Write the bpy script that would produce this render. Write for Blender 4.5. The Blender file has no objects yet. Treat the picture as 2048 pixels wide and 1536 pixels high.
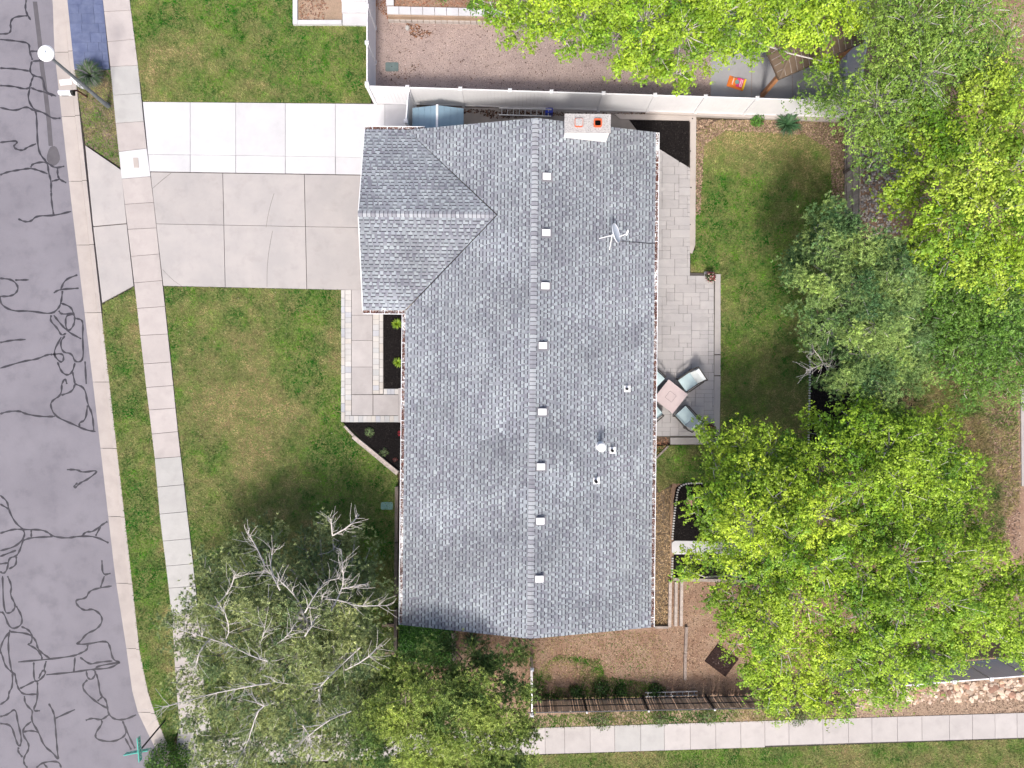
import bpy, math, random
import numpy as np
from mathutils import Vector, Matrix
random.seed(7); R = np.random.default_rng(11)
S = bpy.context.scene; COL = S.collection
rad = math.radians

# ------------------------------------------------------------------ camera, sky, sun, exposure
H = 31.0; F = 1395.0
cd = bpy.data.cameras.new('camera'); cam = bpy.data.objects.new('camera', cd); COL.objects.link(cam)
cam.location = (0, 0, H); cam.rotation_euler = (0, 0, 0)
cd.sensor_width = 36; cd.lens = 36 * F / 2048; cd.clip_end = 2000; cd.clip_start = 0.5
S.camera = cam
SUN_EL = rad(54); SUN_AZ = rad(188)            # sun stands to the south (bottom of the picture)
w = bpy.data.worlds.new('World'); S.world = w; w.use_nodes = True
nt = w.node_tree; bg = nt.nodes['Background']
sky = nt.nodes.new('ShaderNodeTexSky'); sky.sky_type = 'NISHITA'; sky.sun_disc = False
sky.sun_elevation = SUN_EL; sky.sun_rotation = SUN_AZ; sky.dust_density = 5.0; sky.air_density = 0.8; sky.ozone_density = 0.6
nt.links.new(sky.outputs[0], bg.inputs[0]); bg.inputs[1].default_value = 0.15
sl = bpy.data.lights.new('sun', 'SUN'); sun = bpy.data.objects.new('sun', sl); COL.objects.link(sun)
sl.energy = 2.0; sl.angle = rad(9); sl.color = (1.0, 0.95, 0.88)
d = Vector((math.sin(SUN_AZ) * math.cos(SUN_EL), math.cos(SUN_AZ) * math.cos(SUN_EL), math.sin(SUN_EL)))
sun.rotation_euler = d.to_track_quat('Z', 'Y').to_euler()
S.view_settings.view_transform = 'Standard'; S.view_settings.look = 'None'
S.view_settings.exposure = 0.70; S.view_settings.gamma = 1

# ------------------------------------------------------------------ helpers
def P(px, py, z=0.0):
    k = (H - z) / F
    return Vector(((px - 1024) * k, -(py - 768) * k, z))
def PX(pts): return [(P(a, b).x, P(a, b).y) for a, b in pts]
def tag(o, label=None, cat=None, group=None, kind=None):
    if label: o['label'] = label
    if cat: o['category'] = cat
    if group: o['group'] = group
    if kind: o['kind'] = kind
    return o
def link(name, me, m=None, parent=None, loc=None, rz=None):
    o = bpy.data.objects.new(name, me); COL.objects.link(o)
    if m is not None and me is not None and len(me.materials) == 0: me.materials.append(m)
    if parent is not None: o.parent = parent
    if loc is not None: o.location = loc
    if rz is not None: o.rotation_euler = (0, 0, rz)
    return o
def empty(name, loc=(0, 0, 0), rz=0, **k):
    o = bpy.data.objects.new(name, None); COL.objects.link(o)
    o.location = loc; o.rotation_euler = (0, 0, rz); o.empty_display_size = .2
    return tag(o, **k)
class MB:
    def __init__(s): s.v = []; s.f = []; s.c = []
    def face(s, pts, c=(1, 1, 1)):
        n = len(s.v); s.v += [tuple(p) for p in pts]; s.f.append(tuple(range(n, n + len(pts)))); s.c.append(c)
    def prism(s, xy, z0, z1, c=(1, 1, 1)):
        a = sum(xy[i][0] * xy[(i + 1) % len(xy)][1] - xy[(i + 1) % len(xy)][0] * xy[i][1] for i in range(len(xy)))
        if a < 0: xy = xy[::-1]
        n = len(s.v); k = len(xy)
        s.v += [(p[0], p[1], z0) for p in xy] + [(p[0], p[1], z1) for p in xy]
        s.f.append(tuple(range(n + k, n + 2 * k))); s.c.append(c)
        s.f.append(tuple(range(n + k - 1, n - 1, -1))); s.c.append(c)
        for i in range(k):
            j = (i + 1) % k; s.f.append((n + i, n + j, n + k + j, n + k + i)); s.c.append(c)
    def box(s, x0, x1, y0, y1, z0, z1, c=(1, 1, 1)): s.prism([(x0, y0), (x1, y0), (x1, y1), (x0, y1)], z0, z1, c)
    def obox(s, cx, cy, ang, lx, ly, z0, z1, c=(1, 1, 1)):
        ca, sa = math.cos(ang), math.sin(ang)
        s.prism([(cx + ca * a * lx / 2 - sa * b * ly / 2, cy + sa * a * lx / 2 + ca * b * ly / 2) for a, b in ((-1, -1), (1, -1), (1, 1), (-1, 1))], z0, z1, c)
    def bar(s, p0, p1, wd, ht, c=(1, 1, 1)):
        p0 = Vector(p0); p1 = Vector(p1); dd = (p1 - p0).normalized()
        up = Vector((0, 0, 1)) if abs(dd.z) < .95 else Vector((0, 1, 0))
        a = dd.cross(up).normalized() * wd / 2; b = a.cross(dd).normalized() * ht / 2
        q = [p + x * a + y * b for p in (p0, p1) for x, y in ((-1, -1), (1, -1), (1, 1), (-1, 1))]
        n = len(s.v); s.v += [tuple(t) for t in q]
        for f in ((3, 2, 1, 0), (4, 5, 6, 7), (0, 1, 5, 4), (1, 2, 6, 5), (2, 3, 7, 6), (3, 0, 4, 7)):
            s.f.append(tuple(n + i for i in f)); s.c.append(c)
    def tube(s, pts, rs, k=6, c=(1, 1, 1), cap=True):
        pts = [Vector(p) for p in pts]; n0 = len(s.v)
        if not hasattr(rs, '__len__'): rs = [rs] * len(pts)
        for i, p in enumerate(pts):
            t = (pts[min(i + 1, len(pts) - 1)] - pts[max(i - 1, 0)]).normalized()
            up = Vector((0, 0, 1)) if abs(t.z) < .9 else Vector((1, 0, 0))
            a = t.cross(up).normalized(); b = t.cross(a).normalized()
            for j in range(k):
                th = 2 * math.pi * j / k; s.v.append(tuple(p + (a * math.cos(th) + b * math.sin(th)) * rs[i]))
        for i in range(len(pts) - 1):
            for j in range(k):
                j2 = (j + 1) % k
                s.f.append((n0 + i * k + j2, n0 + i * k + j, n0 + (i + 1) * k + j, n0 + (i + 1) * k + j2)); s.c.append(c)
        if cap:
            s.f.append(tuple(n0 + j for j in range(k))); s.c.append(c)
            s.f.append(tuple(n0 + (len(pts) - 1) * k + j for j in reversed(range(k)))); s.c.append(c)
    def mesh(s, name='mesh', smooth=False):
        me = bpy.data.meshes.new(name); me.from_pydata(s.v, [], s.f)
        at = me.attributes.new('tint', 'FLOAT_COLOR', 'FACE')
        at.data.foreach_set('color', np.array([(c[0], c[1], c[2], 1) for c in s.c], dtype=np.float32).ravel())
        if smooth: me.polygons.foreach_set('use_smooth', [True] * len(me.polygons))
        me.update(); return me
    def build(s, name, m, parent=None, smooth=False, **k): return tag(link(name, s.mesh(name, smooth), m, parent), **k)
def np_mesh(name, V, k, C):
    """V (M*k,3) verts, faces of k consecutive verts, C (M,3) tint"""
    M_ = len(V) // k
    me = bpy.data.meshes.new(name); me.vertices.add(len(V)); me.vertices.foreach_set('co', V.astype(np.float32).ravel())
    me.loops.add(len(V)); me.loops.foreach_set('vertex_index', np.arange(len(V), dtype=np.int32))
    me.polygons.add(M_); me.polygons.foreach_set('loop_start', np.arange(0, len(V), k, dtype=np.int32))
    at = me.attributes.new('tint', 'FLOAT_COLOR', 'FACE')
    at.data.foreach_set('color', np.hstack([C, np.ones((M_, 1))]).astype(np.float32).ravel())
    me.update(calc_edges=True); return me

def mat(name, c1, c2=None, scale=3.0, rough=.85, bump=0.0, bscale=60, tint=False, c3=None, s3=40, f3=.5, metal=0, trans=0.0, spec=.3, detail=6, lo=.35, hi=.65, blot=None):
    m = bpy.data.materials.new(name); m.use_nodes = True; t = m.node_tree; N = t.nodes; L = t.links
    b = N['Principled BSDF']; b.inputs['Roughness'].default_value = rough; b.inputs['Metallic'].default_value = metal
    b.inputs['Specular IOR Level'].default_value = spec
    g = N.new('ShaderNodeNewGeometry'); col = None
    def mixn(a, bb, fac, mode='MIX'):
        x = N.new('ShaderNodeMix'); x.data_type = 'RGBA'; x.blend_type = mode
        for inp, val in ((x.inputs[6], a), (x.inputs[7], bb)):
            if isinstance(val, tuple): inp.default_value = (*val, 1)
            else: L.new(val, inp)
        if isinstance(fac, float): x.inputs[0].default_value = fac
        else: L.new(fac, x.inputs[0])
        return x.outputs[2]
    def noise(sc, dt, lo_, hi_):
        n = N.new('ShaderNodeTexNoise'); n.inputs['Scale'].default_value = sc; n.inputs['Detail'].default_value = dt
        n.inputs['Roughness'].default_value = .6; L.new(g.outputs['Position'], n.inputs['Vector'])
        r = N.new('ShaderNodeMapRange'); r.inputs[1].default_value = lo_; r.inputs[2].default_value = hi_
        L.new(n.outputs[0], r.inputs[0]); return r.outputs[0]
    if c2 is None: c2 = tuple(x * .85 for x in c1)
    col = mixn(c1, c2, noise(scale, detail, lo, hi))
    if c3: 
        ff = noise(s3, 3, .45, .75); mm = N.new('ShaderNodeMath'); mm.operation = 'MULTIPLY'; mm.inputs[1].default_value = f3
        L.new(ff, mm.inputs[0]); col = mixn(col, c3, mm.outputs[0])
    if blot:
        f4 = noise(blot[1], 5, .52, .72); m4 = N.new('ShaderNodeMath'); m4.operation = 'MULTIPLY'; m4.inputs[1].default_value = blot[2]
        L.new(f4, m4.inputs[0]); col = mixn(col, blot[0], m4.outputs[0])
    if tint:
        a = N.new('ShaderNodeAttribute'); a.attribute_name = 'tint'; col = mixn(col, a.outputs['Color'], 1.0, 'MULTIPLY')
    L.new(col, b.inputs['Base Color'])
    if bump:
        n = N.new('ShaderNodeTexNoise'); n.inputs['Scale'].default_value = bscale; n.inputs['Detail'].default_value = 4
        L.new(g.outputs['Position'], n.inputs['Vector'])
        bp = N.new('ShaderNodeBump'); bp.inputs['Strength'].default_value = bump; bp.inputs['Distance'].default_value = .02
        L.new(n.outputs[0], bp.inputs['Height']); L.new(bp.outputs[0], b.inputs['Normal'])
    if trans:
        tr = N.new('ShaderNodeBsdfTranslucent'); L.new(col, tr.inputs[0]); ms = N.new('ShaderNodeMixShader'); ms.inputs[0].default_value = trans
        L.new(b.outputs[0], ms.inputs[1]); L.new(tr.outputs[0], ms.inputs[2]); L.new(ms.outputs[0], N['Material Output'].inputs[0])
    return m

W1 = (1, 1, 1)
mt = {}
mt['soil'] = mat('soil', (.13, .10, .075), (.20, .15, .11), 1.2, bump=.6, c3=(.06, .045, .03), s3=22)
mt['thatch'] = mat('thatch', (.10, .15, .032), (.17, .17, .06), 1.1, bump=.5, c3=(.055, .075, .02), s3=26)
mt['asphalt'] = mat('asphalt', (.190, .182, .208), (.158, .151, .175), .55, rough=.9, bump=.5, bscale=120, c3=(.25, .24, .26), s3=90, f3=.55, blot=((.12, .115, .135), 1.1, .45))
mt['tar'] = mat('tar_sealant', (.030, .028, .036), (.045, .043, .052), 3, rough=.55)
mt['patch'] = mat('asphalt_patch', (.085, .08, .09), (.10, .095, .105), 3, rough=.85)
def conc(n, a, b=None, **k): return mat(n, a, b or tuple(x * .9 for x in a), k.pop('scale', 1.3), rough=.9, bump=.25, bscale=90, c3=tuple(x * .78 for x in a), s3=k.pop('s3', 55), f3=k.pop('f3', .35), tint=True, blot=(tuple(x * .62 for x in a), k.pop('bs', 1.7), k.pop('bf', .3)))
mt['conc_pink'] = conc('pinkish_concrete', (.41, .375, .362))
mt['conc_low'] = conc('pale_sidewalk_concrete', (.415, .392, .382))
mt['conc_gray'] = conc('grey_concrete', (.405, .40, .39))
mt['conc_white'] = conc('new_white_concrete', (.53, .53, .545), (.46, .46, .475), scale=.8, f3=.15, bs=.9, bf=.22)
mt['conc_drive'] = conc('old_driveway_concrete', (.375, .352, .342), (.33, .315, .31), scale=.8, f3=.25)
mt['conc_pan'] = conc('kerb_concrete', (.41, .37, .345), (.36, .325, .305), s3=120, f3=.8)
mt['aggregate'] = conc('exposed_aggregate', (.42, .395, .39), (.36, .34, .335), s3=150, f3=.9)
mt['shade_conc'] = conc('shaded_grey_concrete', (.26, .235, .215), (.20, .18, .165))  # concrete behind the house, its shade put into a darker colour
mt['stamp_blue'] = conc('blue_stamped_concrete', (.085, .105, .19), (.125, .15, .24), scale=3, f3=.5)
mt['paver'] = conc('paver_stone', (.49, .485, .48), f3=.4)
mt['patio'] = conc('stamped_patio_stone', (.385, .37, .37), (.34, .33, .335), scale=.9, f3=.4)
mt['gravel'] = mat('pink_gravel', (.40, .315, .28), (.32, .25, .23), .7, bump=.9, bscale=55, c3=(.12, .085, .07), s3=34, f3=.75)
mt['joint'] = mat('dark_joint', (.09, .08, .072), (.06, .055, .05), 4)
mt['mulch'] = mat('black_mulch', (.008, .007, .0075), (.016, .014, .014), 14, bump=1, bscale=50, rough=.95, tint=True, spec=.05)
mt['litter'] = mat('brown_litter', (.24, .145, .10), (.32, .225, .16), 1.2, bump=.9, bscale=70, c3=(.11, .07, .045), s3=30, f3=.75)
mt['dirt'] = mat('dry_dirt', (.36, .26, .19), (.27, .20, .14), 1.3, bump=.8, bscale=60, c3=(.16, .11, .075), s3=30, f3=.6)
mt['chip'] = mat('chip', W1, (.8, .8, .8), 9, tint=True, rough=.95, spec=.1)
mt['shingle'] = mat('asphalt_shingle', (1, 1, 1), (.82, .82, .84), 1.1, rough=.9, bump=.4, bscale=150, tint=True, c3=(.7, .7, .72), s3=120, f3=.5)
mt['white'] = mat('white_vinyl', (.70, .70, .715), (.66, .66, .68), 1.5, rough=.45, tint=True)
mt['metal_white'] = mat('white_painted_metal', (.78, .79, .80), (.70, .71, .73), 5, rough=.4)
mt['chimney'] = mat('white_painted_brick', (.80, .79, .78), (.70, .69, .67), 6, rough=.7, bump=.3)
mt['crown'] = mat('speckled_chimney_crown', (.46, .45, .445), (.40, .39, .385), 9, bump=.5, c3=(.07, .06, .06), s3=30, f3=.85)
mt['terracotta'] = mat('terracotta', (.62, .13, .055), (.50, .10, .04), 12)
mt['black'] = mat('black', (.01, .01, .012), (.015, .015, .016), 5, rough=.6)
mt['iron'] = mat('dark_iron', (.03, .03, .035), (.045, .045, .05), 9, rough=.5, metal=.3)
mt['steel'] = mat('grey_painted_steel', (.14, .155, .165), (.10, .11, .12), 8, rough=.45)
mt['alu'] = mat('aluminium', (.55, .56, .58), (.42, .43, .44), 9, rough=.4, metal=.5)
mt['siding'] = mat('blue_siding', (.20, .29, .36), (.17, .26, .33), 2, rough=.7)
mt['stucco'] = mat('beige_stucco', (.42, .38, .33), (.37, .33, .29), 2, bump=.3)
mt['dish'] = mat('dish_grey', (.55, .60, .68), (.5, .56, .64), 4, rough=.4)
mt['glass'] = mat('window_glass', (.03, .04, .05), (.04, .05, .06), 1, rough=.06, spec=.8)
mt['oldwood'] = mat('weathered_wood', (.36, .315, .285), (.24, .205, .185), 7, bump=.5, tint=True, c3=(.12, .10, .085), s3=26, f3=.6)
mt['cedar'] = mat('stained_cedar', (.44, .215, .10), (.36, .17, .08), 5, rough=.6)
mt['brownpost'] = mat('dark_brown_wood', (.10, .035, .03), (.07, .03, .025), 8)
mt['tanmetal'] = mat('tan_roof_metal', (.135, .098, .070), (.12, .087, .062), 2, rough=.5)
mt['bark'] = mat('silver_bark', (.56, .53, .51), (.40, .37, .35), 9, bump=.6, bscale=40)
mt['barkdark'] = mat('grey_brown_bark', (.22, .18, .155), (.13, .105, .09), 9, bump=.6, bscale=40)
mt['leaf'] = mat('leaf', W1, (.82, .86, .8), 3, rough=.5, tint=True, trans=.17, spec=.35)
mt['needle'] = mat('needle', W1, (.85, .85, .85), 4, rough=.6, tint=True, trans=.25, spec=.25)
mt['grass'] = mat('grass_blade', W1, (.8, .82, .8), 2, rough=.6, tint=True, trans=.3, spec=.2)
mt['cushion'] = mat('aqua_cushion', (.46, .58, .60), (.42, .54, .57), 4, rough=.7)
mt['cushionw'] = mat('white_cushion', (.66, .70, .70), (.60, .65, .66), 4, rough=.7)
mt['table'] = mat('rose_stone_tabletop', (.50, .42, .42), (.46, .38, .385), 4, rough=.5)
mt['bronze'] = mat('dark_bronze', (.075, .065, .06), (.055, .05, .045), 6, rough=.45, metal=.3)
mt['stone'] = mat('stone', W1, (.75, .75, .75), 6, tint=True, bump=.5, bscale=30)
mt['green_lid'] = mat('green_plastic', (.17, .31, .27), (.14, .27, .24), 6, rough=.6)
mt['grey_lid'] = mat('grey_green_plastic', (.13, .17, .165), (.10, .135, .13), 6, rough=.6)
mt['steppink'] = mat('pink_stone', (.50, .30, .235), (.44, .26, .20), 6, bump=.4)
mt['flue_dark'] = mat('flue_dark', (.004, .004, .004), (.006, .006, .006), 5, rough=1, spec=0)  # shade in the depth of the open flue, put in as black
mt['bag_orange'] = mat('orange_plastic_bag', (.78, .22, .03), (.70, .18, .03), 8, rough=.3)
mt['bag_pink'] = mat('pink_print', (.68, .05, .20), (.60, .05, .18), 8, rough=.3)
mt['bag_yellow'] = mat('yellow_print', (.80, .52, .03), (.75, .48, .03), 8, rough=.3)
mt['signgreen'] = mat('green_sign_face', (.03, .42, .33), (.03, .38, .30), 8, rough=.35)
mt['signwhite'] = mat('sign_white', (.75, .82, .80), (.7, .78, .76), 8, rough=.35)
mt['blueplastic'] = mat('blue_plastic', (.02, .04, .35), (.02, .035, .28), 5, rough=.4)

# value noise in numpy
_T = R.random((256, 256))
def vnoise(x, y, s):
    x = x * s + 91.3; y = y * s + 37.7; xi = np.floor(x).astype(int); yi = np.floor(y).astype(int); fx = x - xi; fy = y - yi
    fx = fx * fx * (3 - 2 * fx); fy = fy * fy * (3 - 2 * fy); a = _T[xi % 256, yi % 256]; b = _T[(xi + 1) % 256, yi % 256]
    c = _T[xi % 256, (yi + 1) % 256]; d_ = _T[(xi + 1) % 256, (yi + 1) % 256]
    return (a * (1 - fx) + b * fx) * (1 - fy) + (c * (1 - fx) + d_ * fx) * fy
def fbm(x, y, s): return (vnoise(x, y, s) + .5 * vnoise(x, y, s * 2.1) + .25 * vnoise(x, y, s * 4.3)) / 1.75
def inpoly(x, y, poly):
    r = np.zeros(len(x), bool); n = len(poly)
    for i in range(n):
        x0, y0 = poly[i]; x1, y1 = poly[(i + 1) % n]
        if y0 == y1: continue
        c = ((y0 > y) != (y1 > y)) & (x < (x1 - x0) * (y - y0) / (y1 - y0) + x0); r ^= c
    return r
def sample(poly, n):
    xs = [p[0] for p in poly]; ys = [p[1] for p in poly]; A = (max(xs) - min(xs)) * (max(ys) - min(ys)); out = []
    x = R.uniform(min(xs), max(xs), n); y = R.uniform(min(ys), max(ys), n); k = inpoly(x, y, poly); return x[k], y[k], A
def per_m2(poly, dens):
    xs = [p[0] for p in poly]; ys = [p[1] for p in poly]; return int((max(xs) - min(xs)) * (max(ys) - min(ys)) * dens)

GREEN = np.array([.048, .145, .020]); LIME = np.array([.165, .30, .040]); DRY = np.array([.40, .32, .16])
def grass(name, polypx, dens, dry0, spots=(), z=0.0, L=.085, label=None, parent=None, keep=None):
    poly = PX(polypx); x, y, _ = sample(poly, per_m2(poly, dens)); px = x * F / H + 1024; py = 768 - y * F / H
    dr = dry0 + (fbm(x, y, .55) - .5) * 1.5 + (fbm(x + 30, y, 2.2) - .5) * 1.2
    for sx, sy, sr, a in spots: dr += a * np.exp(-((px - sx) ** 2 + (py - sy) ** 2) / (2 * sr * sr))
    if keep is not None:
        k = R.random(len(x)) < keep(dr); x, y, dr = x[k], y[k], dr[k]
    n = len(x); dr = np.clip(dr + R.normal(0, .16, n), 0, 1)
    dr += (vnoise(x + 7, y, 5.5) - .5) * .45
    li = np.clip((fbm(x - 50, y + 9, 1.3) - .36) * 2.4 + (vnoise(x, y + 5, 6.5) - .5) * .9, 0, 1) * .9
    C = (GREEN * (1 - li[:, None]) + LIME * li[:, None]) * (1 - dr[:, None]) + DRY * dr[:, None]
    C *= (R.uniform(.65, 1.3, n) * (.70 + .75 * fbm(x + 3, y - 8, 3.7)))[:, None]
    th = R.uniform(0, 2 * np.pi, n); el = R.uniform(.25, 1.1, n); ln = L * R.uniform(.6, 1.3, n); wd = .011 + .008 * R.random(n)
    B = np.stack([x, y, np.full(n, z)], 1); D = np.stack([np.cos(th) * np.cos(el), np.sin(th) * np.cos(el), np.sin(el)], 1) * ln[:, None]
    Wd = np.stack([-np.sin(th), np.cos(th), np.zeros(n)], 1) * wd[:, None]
    V = np.stack([B - Wd, B + Wd, B + D], 1).reshape(-1, 3)
    return tag(link(name, np_mesh(name, V, 3, C), mt['grass'], parent), label, None, None, 'stuff')
def scatter(name, poly, dens, size, cols, z=0.01, flat=.5, parent=None, mask=None, label=None, m='chip', ratio=.35, tall=0):
    x, y, _ = sample(poly, per_m2(poly, dens))
    if mask is not None: k = mask(x, y); x, y = x[k], y[k]
    n = len(x); cols = np.array(cols); C = cols[R.integers(0, len(cols), n)] * R.uniform(.6, 1.3, n)[:, None]
    a = R.normal(0, 1, (n, 3)); a[:, 2] *= flat; a /= np.linalg.norm(a, axis=1)[:, None]
    b = np.cross(a, R.normal(0, .25, (n, 3)) + [0, 0, 1]); b /= np.linalg.norm(b, axis=1)[:, None]
    s = size * R.uniform(.5, 1.4, n)[:, None]; c0 = np.stack([x, y, z + R.uniform(0, size * .4 + tall, n)], 1)
    V = np.stack([c0 - a * s, c0 - b * s * ratio, c0 + a * s, c0 + b * s * ratio], 1).reshape(-1, 3)
    return tag(link(name, np_mesh(name, V, 4, C), mt[m], parent), label, None, None, 'stuff')
_ico = np.array([(0, 0, 1), (.9, 0, .35), (.28, .85, .4), (-.72, .52, .36), (-.72, -.52, .38), (.28, -.85, .34), (.75, .5, -.4), (-.3, .8, -.4), (-.9, 0, -.4), (-.3, -.8, -.4), (.72, -.5, -.4)])
_icf = [(0, 1, 2), (0, 2, 3), (0, 3, 4), (0, 4, 5), (0, 5, 1), (1, 6, 2), (2, 6, 7), (2, 7, 3), (3, 7, 8), (3, 8, 4), (4, 8, 9), (4, 9, 5), (5, 9, 10), (5, 10, 1), (1, 10, 6)]
def stones(name, poly, dens, size, cols, z=0.0, squash=.5, parent=None, label=None, m='stone', mask=None):
    x, y, _ = sample(poly, per_m2(poly, dens))
    if mask is not None: k = mask(x, y); x, y = x[k], y[k]
    n = len(x); cols = np.array(cols); C = cols[R.integers(0, len(cols), n)] * R.uniform(.7, 1.25, n)[:, None]
    s = size * R.uniform(.45, 1.35, (n, 1)) * np.array([1, 1, squash]) * R.uniform(.7, 1.3, (n, 3)); th = R.uniform(0, 6.28, n)
    Vb = _ico[None] * s[:, None, :] * R.uniform(.8, 1.2, (n, 11, 1)); c, s_ = np.cos(th)[:, None], np.sin(th)[:, None]
    X = Vb[..., 0] * c - Vb[..., 1] * s_ + x[:, None]; Y = Vb[..., 0] * s_ + Vb[..., 1] * c + y[:, None]; Z = Vb[..., 2] + z
    Vb = np.stack([X, Y, Z], -1); V = Vb[:, np.array(_icf).ravel()].reshape(-1, 3)
    return tag(link(name, np_mesh(name, V, 3, np.repeat(C, 15, 0)), mt[m], parent), label, None, None, 'stuff')
def sheet(name, polypx, z1, m, z0=-.15, kind='structure', parent=None, label=None):
    b = MB(); b.prism(PX(polypx), z0, z1); return b.build(name, mt[m], parent, kind=kind, label=label)
def shrink(q, g):
    cx = sum(p[0] for p in q) / len(q); cy = sum(p[1] for p in q) / len(q); o = []
    for x, y in q:
        dx, dy = x - cx, y - cy; L_ = math.hypot(dx, dy) or 1; o.append((x - dx / L_ * g, y - dy / L_ * g))
    return o
def slab(name, q, z1, m, parent, gap=.014, z0=-.06, tint=W1):
    t = random.uniform(.94, 1.05); b = MB(); b.prism(shrink(q, gap), z0, z1 + random.uniform(-.002, .003), tuple(t * x for x in tint))
    return b.build(name, mt[m], parent)

# ------------------------------------------------------------------ ground and road
g = MB(); g.face([(-400, -400, -.16), (400, -400, -.16), (400, 400, -.16), (-400, 400, -.16)]); g.build('ground', mt['soil'], kind='structure')
EY = [-1500, 0, 96, 384, 768, 1152, 1300, 1402, 1427, 1490, 1536, 1620, 1750]; EX = [-25, 103, 106, 138, 184, 228, 251, 265, 274, 304, 328, 375, 460]
def ex(y): return float(np.interp(y, EY, EX))
KY = [-1500, 0, 384, 768, 1152, 1300, 1402, 1427, 1490, 1536, 1620, 1750]; KX = [6, 135, 176, 219, 263, 279, 300, 310, 335, 358, 405, 490]
def kx(y): return float(np.interp(y, KY, KX))
ys = [-1500, -300] + list(range(0, 1740, 60))
b = MB(); b.prism(PX([(-3000, -1500)] + [(ex(y) + 3, y) for y in ys] + [(460, 1750), (2600, 2100), (3000, 2600), (-3000, 2600)]), -.16, -.125)
road = b.build('road', mt['asphalt'], kind='structure')
CR = []
def cr(ox, oy, *pts): CR.append([(ox + a / 4, oy + b_ / 4) for a, b_ in pts])
for q in ([(210,0),(200,70),(220,120),(245,160)],[(220,125),(110,135),(80,180),(90,240),(70,270),(0,272)],[(0,315),(150,330),(235,345),(235,410),(260,480)],[(235,410),(300,410)],[(260,490),(400,480)],[(255,490),(235,570),(270,610),(350,620),(355,730),(450,770)],[(0,545),(130,550),(240,570)],[(0,685),(110,690),(200,715),(240,700),(250,650),(268,610)],[(240,700),(220,790),(270,880),(350,900),(420,950),(485,945)],[(245,700),(300,725),(370,740),(420,768)],[(0,860),(120,890),(210,850),(260,880),(290,890),(295,1000),(300,1150),(320,1240),(380,1300),(390,1390),(410,1450),(408,1536)],[(0,1140),(130,1125),(140,1140),(105,1170),(130,1195),(185,1205),(215,1180),(290,1150)],[(0,1400),(60,1375),(150,1360),(240,1345),(300,1360),(380,1390)],[(245,1340),(260,1310),(350,1293),(390,1310),(440,1345),(515,1330)],[(460,1345),(460,1400),(475,1435),(530,1462)],[(475,1435),(415,1450)]): cr(0,0,*q)
for q in ([(410,0),(410,60),(430,190)],[(145,215),(200,240),(250,235),(290,190),(430,190),(570,155)],[(0,690),(100,700),(150,760),(130,810),(80,835),(0,835)],[(120,705),(230,703)],[(0,835),(5,900),(100,955),(240,950),(410,980),(470,930),(490,880),(500,790)],[(430,808),(470,780),(630,770)],[(485,780),(520,700),(620,663)],[(490,890),(570,920),(590,980),(600,1010),(590,1070),(545,1120),(480,1050),(430,985)],[(410,985),(400,1030),(460,1090),(490,1150),(530,1130)],[(470,950),(490,980),(590,970)],[(590,980),(525,985),(525,1080),(545,1120),(650,1175)],[(600,1010),(650,1020),(665,1050),(660,1170),(670,1350),(600,1365),(575,1290),(500,1285),(480,1200),(520,1150)],[(490,1160),(420,1290),(480,1365),(510,1350),(505,1290),(420,1300)],[(0,1410),(200,1350),(290,1340),(380,1300),(420,1300)],[(460,1360),(490,1440),(540,1470),(580,1440),(600,1365)],[(580,1440),(600,1536)],[(0,1205),(100,1185),(205,1180)],[(680,1355),(690,1536)],[(495,1536),(520,1485),(535,1536)]): cr(0,384,*q)
for q in ([(495,0),(490,90),(420,130),(400,170),(440,260),(580,320),(690,370),(765,380)],[(0,240),(60,220),(160,215),(200,240),(330,262),(440,260)],[(490,90),(580,60),(600,0)],[(600,0),(680,30),(700,160),(740,240),(750,370)],[(700,170),(685,290),(630,310),(640,350)],[(535,685),(620,685),(660,710),(800,685),(700,765),(640,790),(600,835),(590,820),(620,790)],[(0,890),(60,940),(70,1010),(120,1110),(190,1165),(200,1220),(130,1300),(0,1335)],[(0,960),(70,1000)],[(0,1195),(110,1160),(190,1165),(330,1165),(390,1190),(420,1220),(540,1235),(620,1218),(760,1218),(870,1272)],[(250,1170),(250,1225)],[(190,1250),(250,1228),(420,1222)],[(655,1215),(690,1180),(740,1185),(810,1130),(860,1100)],[(810,1130),(765,1215)],[(190,1230),(160,1330),(130,1380),(70,1390),(60,1480),(30,1520),(0,1500)],[(0,1380),(130,1330)],[(130,1380),(130,1450),(70,1480)],[(0,1440),(70,1430)],[(815,1410),(820,1530),(885,1515)]): cr(0,768,*q)
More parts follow.
